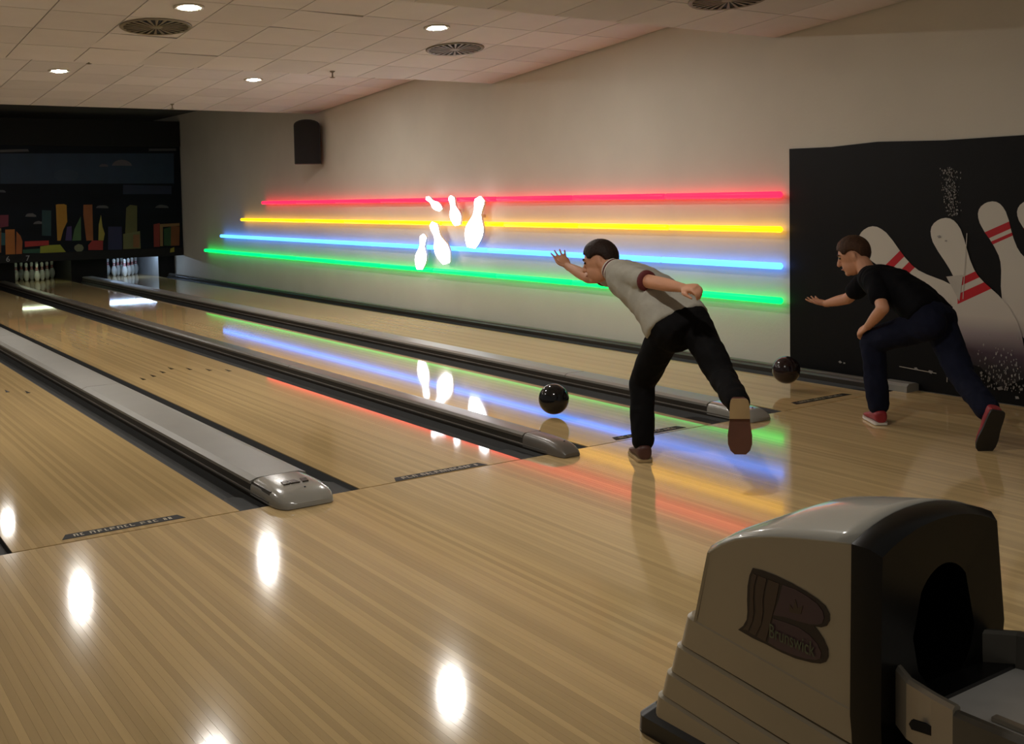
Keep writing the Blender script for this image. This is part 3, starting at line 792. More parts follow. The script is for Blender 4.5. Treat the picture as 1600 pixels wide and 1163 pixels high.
MUR = [([(-1.492,0.611),(-1.496,0.668),(-1.487,0.772),(-1.474,0.847),(-1.45,0.916),(-1.404,0.991),(-1.335,1.057),(-1.254,1.116),(-1.214,1.152),(-1.189,1.187),(-1.165,1.24),(-1.146,1.297),(-1.13,1.355),(-1.108,1.41),(-1.088,1.438),(-1.066,1.458),(-1.041,1.47),(-1.014,1.472),(-0.982,1.466),(-0.961,1.456),(-0.936,1.437),(-0.921,1.415),(-0.914,1.389),(-0.917,1.359),(-0.929,1.326),(-0.962,1.275),(-1.001,1.227),(-1.036,1.177),(-1.066,1.125),(-1.08,1.085),(-1.085,1.031),(-1.085,0.927),(-1.098,0.829),(-1.134,0.744),(-1.177,0.683),(-1.232,0.628),(-1.313,0.562),(-1.362,0.534)],[(-1.142,1.313),(-1.136,1.333),(-1.131,1.353),(-0.962,1.273),(-0.976,1.257),(-0.989,1.24)],[(-1.156,1.269),(-1.152,1.279),(-1.149,1.289),(-1.005,1.219),(-1.011,1.211),(-1.017,1.202)]),([(-1.244,0.477),(-1.25,0.541),(-1.242,0.658),(-1.229,0.742),(-1.203,0.82),(-1.153,0.907),(-1.078,0.983),(-0.988,1.054),(-0.944,1.096),(-0.917,1.136),(-0.891,1.197),(-0.871,1.261),(-0.854,1.327),(-0.83,1.39),(-0.809,1.422),(-0.785,1.446),(-0.757,1.46),(-0.726,1.464),(-0.691,1.459),(-0.667,1.449),(-0.638,1.429),(-0.621,1.405),(-0.613,1.376),(-0.616,1.343),(-0.628,1.305),(-0.664,1.246),(-0.707,1.19),(-0.745,1.133),(-0.778,1.073),(-0.792,1.027),(-0.798,0.966),(-0.796,0.849),(-0.808,0.739),(-0.846,0.642),(-0.894,0.571),(-0.954,0.508),(-1.043,0.43),(-1.097,0.397)],[(-0.869,1.269),(-0.863,1.294),(-0.856,1.319),(-0.668,1.239),(-0.685,1.218),(-0.701,1.196)],[(-0.885,1.219),(-0.881,1.23),(-0.878,1.241),(-0.718,1.172),(-0.725,1.162),(-0.732,1.152)]),([(-0.775,0.389),(-0.752,0.459),(-0.689,0.58),(-0.634,0.665),(-0.567,0.739),(-0.465,0.813),(-0.337,0.866),(-0.191,0.908),(-0.117,0.937),(-0.064,0.97),(-0.0,1.028),(0.058,1.092),(0.113,1.159),(0.175,1.222),(0.22,1.25),(0.263,1.268),(0.305,1.272),(0.346,1.264),(0.388,1.243),(0.413,1.222),(0.439,1.187),(0.448,1.152),(0.442,1.115),(0.421,1.079),(0.385,1.041),(0.309,0.989),(0.226,0.943),(0.148,0.895),(0.077,0.843),(0.035,0.797),(-0.002,0.733),(-0.058,0.604),(-0.128,0.49),(-0.222,0.402),(-0.313,0.346),(-0.415,0.304),(-0.558,0.259),(-0.637,0.246)],[(0.009,1.039),(0.029,1.061),(0.049,1.083),(0.215,0.936),(0.188,0.92),(0.161,0.903)],[(-0.085,0.957),(-0.058,0.976),(-0.033,0.998),(0.112,0.868),(0.084,0.848),(0.061,0.824)]),([(-0.988,0.208),(-0.992,0.281),(-0.979,0.416),(-0.961,0.512),(-0.929,0.602),(-0.868,0.701),(-0.778,0.788),(-0.672,0.869),(-0.62,0.917),(-0.587,0.963),(-0.554,1.034),(-0.529,1.108),(-0.506,1.184),(-0.477,1.257),(-0.45,1.295),(-0.421,1.322),(-0.388,1.338),(-0.353,1.343),(-0.312,1.336),(-0.284,1.324),(-0.251,1.301),(-0.231,1.273),(-0.223,1.239),(-0.228,1.201),(-0.243,1.157),(-0.288,1.088),(-0.339,1.023),(-0.387,0.957),(-0.427,0.889),(-0.445,0.835),(-0.454,0.765),(-0.456,0.629),(-0.474,0.502),(-0.522,0.39),(-0.579,0.309),(-0.652,0.237),(-0.758,0.149),(-0.821,0.113)],[(-0.63,0.908),(-0.612,0.928),(-0.596,0.95),(-0.432,0.873),(-0.44,0.848),(-0.447,0.821)],[(-0.725,0.83),(-0.696,0.852),(-0.667,0.874),(-0.452,0.772),(-0.454,0.735),(-0.454,0.698)])]
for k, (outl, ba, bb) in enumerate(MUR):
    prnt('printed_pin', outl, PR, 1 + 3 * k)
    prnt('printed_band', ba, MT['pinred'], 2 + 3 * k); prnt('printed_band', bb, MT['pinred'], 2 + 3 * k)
# sprayed white splinters and dust in the print
rnd = random.Random(3)
V = []; F = []
def fleck(y, z, s, el=1.0):
    a = rnd.uniform(0, 6.28); o = len(V)
    for q in range(4):
        t = a + q * 1.571 + rnd.uniform(-.4, .4)
        V.append((-0.0105, y - Y1 + s * math.cos(t), z + s * el * math.sin(t)))
    F.append((o, o + 1, o + 2, o + 3))
for _ in range(260):
    t = rnd.random()
    fleck(-0.37 + rnd.gauss(0, 0.035) - 0.05 * (1 - t), 1.36 + 0.36 * t, rnd.uniform(0.0015, 0.0045), 2.0)
for _ in range(420):
    fleck(rnd.uniform(-1.6, -0.62), 0.10 + abs(rnd.gauss(0, 0.17)), rnd.uniform(0.002, 0.008), 1.8)
for y, z, s in ((-0.80, 0.11, 0.028), (-0.93, 0.06, 0.02), (-0.23, 0.16, 0.025), (-0.30, 1.20, 0.02), (-0.36, 1.17, 0.014), (-0.10, 0.17, 0.02), (0.62, 0.14, 0.02), (0.58, 0.135, 0.014), (-1.1, 0.22, 0.03), (-1.05, 0.30, 0.02)):
    fleck(y, z, s, 0.6)
spm = mat('printed_spray', srgb(150, 146, 142), 0.5, noise=0.3, nscale=20)
tag(link('printed_spray', mesh('printed_spray', V, F), spm, mu), kind='stuff')
# pale cracks, i.e. where the printed sheet has split
pale = mat('printed_tear', srgb(184, 178, 168), 0.5, noise=0.1)
for y0, z0, y1, z1, w_ in ((-0.53, 1.23, -0.50, 0.74, 0.006), (0.205, 0.34, 0.205, 0.03, 0.008), (-0.40, 0.72, -0.37, 0.10, 0.006), (0.05, 0.17, -0.28, 0.155, 0.006)):
    dy, dz = y1 - y0, z1 - z0; L = math.hypot(dy, dz); ny, nz = -dz / L * w_ / 2, dy / L * w_ / 2
    prnt('tear', [(y0 + ny, z0 + nz), (y1 + ny, z1 + nz), (y1 - ny, z1 - nz), (y0 - ny, z0 - nz)], pale, 16)
prnt('tear', [(-0.36, 0.90), (-0.50, 0.92), (-0.47, 0.72)], pale, 15)

# ------------------------------------------------------------------ balls
def ball(c, m_, label, rot):
    r = tag(empty('bowling_ball', c), label, 'ball')
    bm = bmesh.new(); bmesh.ops.create_uvsphere(bm, u_segments=36, v_segments=24, radius=0.1085)
    me = bpy.data.meshes.new('ball_shell'); bm.to_mesh(me); bm.free()
    for p in me.polygons: p.use_smooth = True
    link('shell', me, m_, r)
    for d in ((0.2, 0.1), (-0.2, 0.1), (0.0, -0.35)):
        v = Vector((d[0], d[1], 1)).normalized()
        h = link('finger_hole', lathe([(0.013, -0.01), (0.013, 0.0015), (0.010, 0.0018)], 14, 'finger_hole'), MT['matblack'], r, v * 0.1075)
        h.rotation_euler = v.to_track_quat('Z', 'Y').to_euler()
    r.rotation_euler = rot
ball((1.98, 0.90, 0.122), MT['ball'], 'black bowling ball skimming the lane ahead of the man in grey', (0.9, 0.6, 0.2))
ball((3.98, 0.53, 0.165), MT['ball2'], 'dark bowling ball just released in front of the mural', (1.2, -0.7, 0.3))

# ------------------------------------------------------------------ ball return
HX, HW = -0.31, 0.24
hd = tag(empty('ball_return', (HX, -3.3, 0.0)), 'beige and black ball return hood with ball rack in right foreground', 'ball return')
def place(o):
    o.location = (-HX, 3.3, 0)
    return o
def plan(ynose, w_, r_, yb, n=6):
    """rounded-nose plan outline, world x/y"""
    P = [(HX - w_, yb)]
    for k in range(n + 1):
        a = math.pi / 2 * k / n
        P.append((HX - w_ + r_ - r_ * math.cos(a), ynose - r_ + r_ * math.sin(a)))
    for k in range(n + 1):
        a = math.pi / 2 * (1 - k / n)
        P.append((HX + w_ - r_ + r_ * math.cos(a), ynose - r_ + r_ * math.sin(a)))
    P.append((HX + w_, yb))
    return P
def layer(name, levels, m_):
    """levels: (z at nose, z at back, ynose, halfwidth, yback)"""
    V = []; F = []; n = None
    for zn, zb, yn, w_, yb in levels:
        P = plan(yn, w_, 0.035, yb)
        n = len(P)
        for x, y in P:
            t = max(0, min(1, (yn - y) / (yn - yb)))
            V.append((x, y, zn + (zb - zn) * t))
    for i in range(len(levels) - 1):
        for k in range(n):
            k2 = (k + 1) % n
            F.append((i * n + k, i * n + k2, (i + 1) * n + k2, (i + 1) * n + k))
    F.append(tuple(range(n))[::-1]); F.append(tuple((len(levels) - 1) * n + k for k in range(n)))
    o = place(link(name, fix(mesh(name, V, F, True)), m_, hd))
    o.modifiers.new('e', 'EDGE_SPLIT').split_angle = math.radians(35)
    return o
YB = -3.652
layer('bumper', [(0.0, 0.0, -2.895, HW + 0.02, YB), (0.05, 0.05, -2.90, HW + 0.02, YB), (0.085, 0.085, -2.935, HW - 0.01, YB)], MT['black'])
zs = [0.06, 0.135, 0.215, 0.305, 0.40]
yn = [-2.955, -2.985, -3.022, -3.062, -3.103]
for i in range(4):
    zb0, zb1 = zs[i] - 0.05 if i else 0.04, zs[i + 1] - 0.055
    e = 0.003 + 0.0015 * (3 - i)
    layer('step_band', [(zs[i] + 0.004, zb0 + 0.004, yn[i] + 0.004, HW + e, YB), (zs[i + 1] - 0.008, zb1 - 0.008, yn[i + 1] + 0.020, HW + e, YB), (zs[i + 1], zb1, yn[i + 1] + 0.010, HW + e - 0.006, YB)], MT['hood'])
# upper shell with crowned top
TOP = [(-3.19, 0.593), (-3.235, 0.625), (-3.284, 0.651), (-3.345, 0.672), (-3.405, 0.688), (-3.47, 0.702), (-3.537, 0.714), (-3.60, 0.725), (YB, 0.733)]
nx = 13
V = []; F = []
for y, z in TOP:
    crown = 0.05 * min(1, (-3.15 - y) / 0.25)
    for i in range(nx):
        t = -1 + 2 * i / (nx - 1)
        V.append((HX + HW * t, y + 0.05 * (1 - abs(t) ** 4) * max(0, 1 - (-3.19 - y) / 0.1), z + crown * (1 - abs(t) ** 2.2)))
for j in range(len(TOP) - 1):
    for i in range(nx - 1):
        F.append((j * nx + i, j * nx + i + 1, (j + 1) * nx + i + 1, (j + 1) * nx + i))
place(link('top_cover', fix(mesh('top_cover', V, F, True)), MT['hoodtop'], hd)).modifiers.new('s', 'SOLIDIFY').thickness = -0.006
# side walls under the top cover
def wallstrip(name, top, base, m_):
    V = list(top) + list(base); n = len(top)
    F = [(i, i + 1, n + i + 1, n + i) for i in range(n - 1)]
    o = place(link(name, fix(mesh(name, V, F)), m_, hd))
    sd = o.modifiers.new('s', 'SOLIDIFY'); sd.thickness = 0.008; sd.offset = -1
    return o
for s in (-1, 1):
    top = [(HX + s * HW, y, z) for y, z in TOP]
    base = [(HX + s * HW, -3.135 + (y + 3.19) * (YB + 3.135) / (YB + 3.19), 0.385 - 0.075 * (y + 3.135) / (YB + 3.135)) for y, z in TOP]
    wallstrip('side_panel', top, base, MT['hood'])
    V = []; F = []
    ln = [(HX + s * (HW + 0.002), -3.13, 0.402), (HX + s * (HW + 0.002), YB, 0.345)]
top = [V_ for V_ in [(HX + HW * (-1 + 2 * i / (nx - 1)), -3.19 + 0.05 * (1 - abs(-1 + 2 * i / (nx - 1)) ** 4), 0.593 + 0.05 * min(1, 0.16) * (1 - abs(-1 + 2 * i / (nx - 1)) ** 2.2)) for i in range(nx)]]
base = [(HX + HW * (-1 + 2 * i / (nx - 1)), -3.135 + 0.05 * (1 - abs(-1 + 2 * i / (nx - 1)) ** 4), 0.385) for i in range(nx)]
wallstrip('nose_panel', top, base, MT['hood'])
# black mouth collar
def outline(y, grow):
    P = []
    for i in range(nx):
        t = -1 + 2 * i / (nx - 1)
        P.append((HX + (HW + grow) * t, y, 0.733 + grow + 0.05 * (1 - abs(t) ** 2.2)))
    P += [(HX + HW + grow + 0.035, y, 0.46), (HX + HW + grow + 0.02, y, 0.36), (HX + HW - 0.02, y, 0.10), (HX - HW + 0.02, y, 0.10), (HX - HW - grow - 0.006, y, 0.33), (HX - HW - grow - 0.004, y, 0.50)]
    return P
ov = [outline(YB - 0.001, 0.004), outline(YB - 0.05, 0.004), outline(YB - 0.075, -0.012)]
n = len(ov[0])
V = [p for o_ in ov for p in o_]
F = []
for i in range(2):
    for k in range(n):
        k2 = (k + 1) % n
        F.append((i * n + k, i * n + k2, (i + 1) * n + k2, (i + 1) * n + k))
# elliptical mouth: ring of the same count sampled by angle
cx, cz = HX + 0.02, 0.50
ell = []
for x, y, z in ov[2]:
    a = math.atan2(z - cz, x - cx)
    ell.append((cx + 0.125 * math.cos(a), YB - 0.068, cz + 0.155 * math.sin(a)))
o0 = len(V); V += ell
for k in range(n):
    k2 = (k + 1) % n
    F.append((2 * n + k, 2 * n + k2, o0 + k2, o0 + k))
o1 = len(V); V += [(cx + (x - cx) * 0.9, YB + 0.22, cz + (z - cz) * 0.9) for x, y, z in ell]
for k in range(n):
    k2 = (k + 1) % n
    F.append((o0 + k, o0 + k2, o1 + k2, o1 + k))
F.append(tuple(o1 + k for k in range(n)))
col_ = place(link('mouth_collar', fix(mesh('mouth_collar', V, F, True)), MT['glossblack'], hd))
col_.modifiers.new('e', 'EDGE_SPLIT').split_angle = math.radians(40)
# emblem on the side: a B built from bands and two lobes
EX = HX - HW - 0.0025
def emb(name, poly, m_, lvl):
    return place(link(name, polyprism(poly, lambda a, b, d: (d, a, b), EX - 0.0012 * lvl, EX - 0.0012 * lvl + 0.001, name), m_, hd))
EMB = [('emblem_outline','logodark',0,[(-3.344,0.595),(-3.376,0.598),(-3.422,0.597),(-3.473,0.592),(-3.516,0.585),(-3.552,0.576),(-3.576,0.566),(-3.588,0.55),(-3.588,0.534),(-3.58,0.519),(-3.564,0.51),(-3.543,0.506),(-3.552,0.5),(-3.57,0.484),(-3.583,0.464),(-3.584,0.445),(-3.577,0.43),(-3.561,0.42),(-3.534,0.413),(-3.484,0.406),(-3.437,0.406),(-3.391,0.41),(-3.344,0.411),(-3.292,0.417),(-3.31,0.433),(-3.322,0.453),(-3.325,0.474),(-3.324,0.505),(-3.326,0.543),(-3.333,0.573)]),('emblem_band','logoband',1,[(-3.347,0.583),(-3.359,0.58),(-3.349,0.549),(-3.346,0.515),(-3.348,0.481),(-3.343,0.456),(-3.329,0.427),(-3.31,0.424),(-3.324,0.44),(-3.332,0.466),(-3.335,0.506),(-3.336,0.545),(-3.34,0.57)]),('emblem_band','logoband',1,[(-3.365,0.581),(-3.392,0.581),(-3.384,0.551),(-3.378,0.522),(-3.379,0.491),(-3.373,0.458),(-3.353,0.421),(-3.332,0.423),(-3.348,0.458),(-3.355,0.484),(-3.353,0.517),(-3.355,0.551)]),('emblem_band','logoband',1,[(-3.399,0.581),(-3.434,0.58),(-3.421,0.527),(-3.401,0.462),(-3.388,0.417),(-3.359,0.42),(-3.376,0.457),(-3.385,0.493),(-3.384,0.523),(-3.39,0.553)]),('emblem_lobe','logo',1,[(-3.444,0.58),(-3.485,0.581),(-3.522,0.574),(-3.552,0.565),(-3.568,0.552),(-3.573,0.536),(-3.567,0.521),(-3.555,0.514),(-3.528,0.507),(-3.491,0.503),(-3.453,0.501),(-3.414,0.494),(-3.431,0.537)]),('emblem_lobe','logo',1,[(-3.413,0.485),(-3.459,0.488),(-3.497,0.488),(-3.528,0.48),(-3.552,0.466),(-3.564,0.448),(-3.561,0.433),(-3.546,0.424),(-3.515,0.417),(-3.472,0.413),(-3.427,0.413),(-3.396,0.417)]),('emblem_crown','logoband',2,[(-3.466,0.518),(-3.468,0.538),(-3.479,0.529),(-3.486,0.556),(-3.493,0.536),(-3.51,0.548),(-3.503,0.524)])]
for nm_, c_, lvl, poly in EMB:
    emb(nm_, poly, MT[c_], lvl)
t = text_mesh('Brunswick', 0.046, 0.0004, 'emblem_lettering')
o = link('emblem_lettering', t, MT['logogreen'], hd)
TXT = [(-3.403,0.451),(-3.546,0.448)]
A_, B_ = Vector(TXT[0]), Vector(TXT[1])            # world (y,z) of the two ends of the word
d = (B_ - A_)
wdt = max(v.co.x for v in t.vertices) - min(v.co.x for v in t.vertices)
sc_ = d.length / wdt
xa = Vector((0, d.x, d.y)).normalized(); za = Vector((-1, 0, 0)); ya = za.cross(xa)
mm = Matrix((xa, ya, za)).transposed().to_4x4() @ Matrix.Diagonal((sc_, sc_ * 1.5, 1, 1))
t.transform(mm); md_ = (A_ + B_) / 2
o.location = (EX - 0.0052 - HX, md_.x + 3.3, md_.y)
# ball rack
rk = []
def path(inset, z):
    c = HX + 0.02
    P = [(c - 0.18 + inset, -3.70), (c - 0.235 + inset, -3.78), (c - 0.258 + inset, -3.86), (c - 0.27 + inset, -3.92), (c - 0.27 + inset, -4.75)]
    for k in range(1, 8):
        a = math.pi * k / 8
        P.append((c - (0.27 - inset) * math.cos(a), -4.75 - (0.27 - inset) * math.sin(a)))
    P += [(c + 0.27 - inset, -4.75), (c + 0.27 - inset, -3.92), (c + 0.258 - inset, -3.86), (c + 0.235 - inset, -3.78), (c + 0.18 - inset, -3.72)]
    return [(x, y, z) for x, y in P]
def railmesh(name, sl, z0, z1, th, m_, r0=0.0):
    a, b = path(r0, 0)[sl], path(r0 + th, 0)[sl]
    n = len(a); V = []; F = []
    for (x, y, _), (x2, y2, _) in zip(a, b):
        V += [(x, y, z0), (x, y, z1 - 0.008), (x * .7 + x2 * .3, y * .7 + y2 * .3, z1), (x * .3 + x2 * .7, y * .3 + y2 * .7, z1), (x2, y2, z1 - 0.008), (x2, y2, z0)]
    for i in range(n - 1):
        for k in range(6):
            k2 = (k + 1) % 6
            F.append((i * 6 + k, i * 6 + k2, (i + 1) * 6 + k2, (i + 1) * 6 + k))
    F.append(tuple(range(6))); F.append(tuple((n - 1) * 6 + k for k in range(6))[::-1])
    return place(link(name, fix(mesh(name, V, F)), m_, hd))
railmesh('guard', slice(0, 4), 0.315, 0.452, 0.028, MT['silver'])
railmesh('guard', slice(13, 17), 0.315, 0.452, 0.028, MT['railgrey'])
railmesh('rail', slice(3, 14), 0.345, 0.44, 0.032, MT['railgrey'])
gs = place(link('slot', polyprism([(-0.028, -0.011), (0.028, -0.011), (0.034, 0.0), (0.028, 0.011), (-0.028, 0.011), (-0.034, 0.0)], lambda a, b, d_: (HX + 0.02 - 0.2555 + d_ + a * 0.22, -3.845 - a, 0.372 + b), -0.006, 0.002, 'slot'), MT['matblack'], hd))
P = path(0.03, 0)
V = [(x, y, 0.352) for x, y, z in P[1:-1]] + [(x, y, 0.362) for x, y, z in P[1:-1]]
n = len(P) - 2
F = [tuple(range(n))[::-1], tuple(range(n, 2 * n))] + [(i, (i + 1) % n, n + (i + 1) % n, n + i) for i in range(n)]
place(link('tray', fix(mesh('tray', V, F)), MT['tray'], hd))
V = [(x, y, 0.30) for x, y, z in P[:2] + P[-2:]] + [(x, y, 0.372) for x, y, z in P[:2] + P[-2:]]
n = 4
F = [tuple(range(n))[::-1], tuple(range(n, 2 * n))] + [(i, (i + 1) % n, n + (i + 1) % n, n + i) for i in range(n)]
place(link('throat', fix(mesh('throat', V, F)), MT['black'], hd))
for s in (-1, 1):
    place(link('tray_rib', boxmesh('tray_rib', HX + 0.02 + s * 0.085 - 0.012, HX + 0.02 + s * 0.085 + 0.012, -4.8, -3.9, 0.362, 0.374, 0.004), MT['silver'], hd))
place(link('pedestal', boxmesh('pedestal', HX - 0.16, HX + 0.2, -4.6, YB - 0.08, 0.0, 0.345, 0.02), MT['black'], hd))

# ------------------------------------------------------------------ people
def nrm(v):
    return Vector(v).normalized()

def hand(B, wrist, d, pn, thumb_side, curl, spread=0.0, k=1.0):
    """palm along d, palm normal pn (the way the fingers close), thumb on thumb_side of the palm"""
    d = nrm(d); pn = Vector(pn); pn = (pn - d * pn.dot(d)).normalized()
    s = nrm(thumb_side); s = (s - d * s.dot(d)); s = (s - pn * s.dot(pn)).normalized()
    w = Vector(wrist)
    P = []
    for t, hw, th in ((-0.03, 0.024, 0.019), (0.0, 0.027, 0.018), (0.03, 0.036, 0.017), (0.06, 0.041, 0.016), (0.085, 0.040, 0.014), (0.098, 0.030, 0.009)):
        P.append((w + d * t * k, s * hw * k, pn * th * k))
    B.rings(P, 14, 2.6)
    ends = []
    if curl > 1.2:
        B.ball(w + d * 0.085 * k + pn * 0.022 * k, s * 0.030 * k, d * 0.02 * k, pn * 0.022 * k, 10, 8)
    for i, (off, L) in enumerate(((0.030, 0.070), (0.010, 0.080), (-0.010, 0.074), (-0.029, 0.058))):
        base = w + d * 0.084 * k + s * off * k
        dirn = nrm(d + s * spread * (off / 0.03))
        pts = [base]
        ang = 0.0
        for f, c in ((0.46, 0.35), (0.30, 0.4), (0.24, 0.3)):
            ang += curl * c * (1 + 0.06 * i)
            dd = dirn * math.cos(ang) + pn * math.sin(ang)
            pts.append(pts[-1] + dd * L * f * k)
        B.tube(pts, [0.0092 * k, 0.0088 * k, 0.008 * k, 0.0068 * k], 8, sub=3)
        ends.append(pts)
    b0 = w + d * 0.022 * k + s * 0.026 * k
    td = nrm(d * 0.62 + s * 0.72 + pn * 0.25)
    td2 = nrm(d * 0.9 + s * (0.30 - 0.5 * min(curl, 1.2) / 1.2) + pn * (0.2 + 0.5 * min(curl, 1.2)))
    B.tube([b0, b0 + td * 0.034 * k, b0 + td * 0.034 * k + td2 * 0.03 * k, b0 + td * 0.034 * k + td2 * 0.052 * k], [0.013 * k, 0.0112 * k, 0.0095 * k, 0.0075 * k], 8, sub=3)

def shoe(heel, fwd, upv, L, root, m_up, m_sole, m_heel=None, lace=None, name='shoe', toe_m=None):
    fwd = nrm(fwd); upv = Vector(upv); upv = (upv - fwd * upv.dot(fwd)).normalized(); sd = fwd.cross(upv)
    heel = Vector(heel)
    st = [(0.0, 0.026, 0.085), (0.03, 0.034, 0.098), (0.10, 0.038, 0.102), (0.22, 0.040, 0.100), (0.36, 0.041, 0.090), (0.50, 0.044, 0.072), (0.66, 0.050, 0.058), (0.82, 0.049, 0.048), (0.93, 0.040, 0.040), (1.0, 0.022, 0.028)]
    st = [(t, hw * 1.16, ht) for t, hw, ht in st]
    B = Blob(); R = []
    for t, hw, ht in st:
        z0 = 0.016
        R.append((heel + fwd * L * t + upv * (z0 + (ht - z0) / 2), sd * hw, upv * (ht - z0) / 2))
    B.rings(R, 16, 2.5)
    o = link(name, B.fused(name, 0.006, 5), m_up, root)
    # sole: a flat slab following the plan of the shoe
    pl_ = [(t, hw + 0.003) for t, hw, _ in st]
    def slab(a, b, z0, z1, grow=0.0):
        pts = [(t, hw) for t, hw in pl_ if a <= t <= b]
        loop = [(t, hw + grow) for t, hw in pts] + [(t, -hw - grow) for t, hw in pts[::-1]]
        return polyprism(loop, lambda u, v, d_: heel + fwd * (L * u) + sd * v + upv * d_, z0, z1, 'sole')
    link('sole', slab(0, 1, 0.004, 0.019), m_sole, o)
    if m_heel:
        link('heel_block', slab(0, 0.40, -0.001, 0.0045, 0.001), m_heel, o)
    if lace:
        V = []; F = []
        for q in range(4):
            c = heel + fwd * L * (0.42 + 0.07 * q) + upv * (0.089 - 0.012 * q)
            Bq = Blob(); Bq.tube([c - sd * 0.03, c + upv * 0.006, c + sd * 0.03], [0.004, 0.0045, 0.004], 6, sub=2)
            link('lace', Bq.plain('lace'), lace, o)
    return o

def head(B, c, face, upv, root, hairm, k=1.0):
    f = nrm(face); u = Vector(upv); u = (u - f * u.dot(f)).normalized(); s = f.cross(u)
    c = Vector(c)
    B.ball(c + u * 0.018 * k, s * 0.074 * k, f * 0.096 * k, u * 0.098 * k, 20, 14)                  # cranium
    B.ball(c + f * 0.026 * k - u * 0.052 * k, s * 0.057 * k, f * 0.066 * k, u * 0.072 * k, 18, 12)     # jaw and cheeks
    B.ball(c + f * 0.066 * k - u * 0.100 * k, s * 0.026 * k, f * 0.022 * k, u * 0.020 * k, 12, 8)      # chin
    B.tube([c + f * 0.090 * k + u * 0.012 * k, c + f * 0.104 * k - u * 0.014 * k, c + f * 0.109 * k - u * 0.032 * k], [0.009 * k, 0.0115 * k, 0.0145 * k], 8, sub=3)  # nose
    B.ball(c + f * 0.082 * k + u * 0.026 * k, s * 0.05 * k, f * 0.016 * k, u * 0.012 * k, 12, 8)       # brow
    B.ball(c + f * 0.085 * k - u * 0.067 * k, s * 0.024 * k, f * 0.012 * k, u * 0.010 * k, 10, 6)      # mouth
    for q in (-1, 1):
        B.ball(c + s * q * 0.076 * k - f * 0.008 * k - u * 0.012 * k, s * 0.010 * k, f * 0.018 * k - s * q * 0.006, u * 0.032 * k, 10, 8)   # ears
    for q in (-1, 1):
        e = Blob(); e.ball(c + s * q * 0.032 * k + f * 0.086 * k + u * 0.006 * k, s * 0.013 * k, f * 0.008 * k, u * 0.007 * k, 10, 6)
        link('eye', e.plain('eye'), MT['eye'], root)
        e = Blob(); e.tube([c + s * q * 0.014 * k + f * 0.096 * k + u * 0.024 * k, c + s * q * 0.034 * k + f * 0.094 * k + u * 0.031 * k, c + s * q * 0.052 * k + f * 0.080 * k + u * 0.026 * k], [0.004, 0.0045, 0.003], 6, sub=3)
        link('eyebrow', e.plain('eyebrow'), hairm, root)
    e = Blob(); e.tube([c - s * 0.022 * k + f * 0.091 * k - u * 0.068 * k, c + f * 0.099 * k - u * 0.067 * k, c + s * 0.022 * k + f * 0.091 * k - u * 0.068 * k], [0.003, 0.0045, 0.003], 6, sub=3)
    link('mouth', e.plain('mouth'), MT['lip'], root)
    # hair shell: from the hairline up to the crown
    n, m = 40, 12
    V = []; F = []
    hc = c + u * 0.022 * k - f * 0.004 * k
    rr = random.Random(11)
    def low(az):                                     # az 0 = forward
        a = abs(az)
        if a < 0.9: return math.radians(24 - 6 * a)
        if a < 1.25: return math.radians(-4)
        if a < 1.75: return math.radians(8)
        return math.radians(8 - 58 * min(1, (a - 1.75) / 0.7))
    lim = [low(-math.pi + 2 * math.pi * i / n) for i in range(n)]
    lim = [(lim[i - 1] + 2 * lim[i] + lim[(i + 1) % n]) / 4 for i in range(n)]
    for j in range(m + 2):
        for i in range(n):
            az = -math.pi + 2 * math.pi * i / n
            if j == 0:
                el, g = lim[i], 0.93
            else:
                t = (j - 1) / m
                el = lim[i] + (math.pi / 2 - lim[i]) * t * 0.985
                g = 1.08 + 0.085 * math.sin(min(1, t * 2.2) * math.pi / 2) + 0.018 * math.sin(az * 9 + t * 7) * (1 - t) + rr.uniform(-0.008, 0.008)
            dv = f * math.cos(az) * math.cos(el) * 0.100 + s * math.sin(az) * math.cos(el) * 0.079 + u * math.sin(el) * 0.101
            V.append(hc + dv * g * k)
    for j in range(m + 1):
        for i in range(n):
            i2 = (i + 1) % n
            F.append((j * n + i, j * n + i2, (j + 1) * n + i2, (j + 1) * n + i))
    F.append(tuple((m + 1) * n + i for i in range(n))); F.append(tuple(range(n))[::-1])
    link('hair', fix(mesh('hair', V, F, True)), hairm, root)

def lerp(a, b, t):
    return Vector(a) * (1 - t) + Vector(b) * t

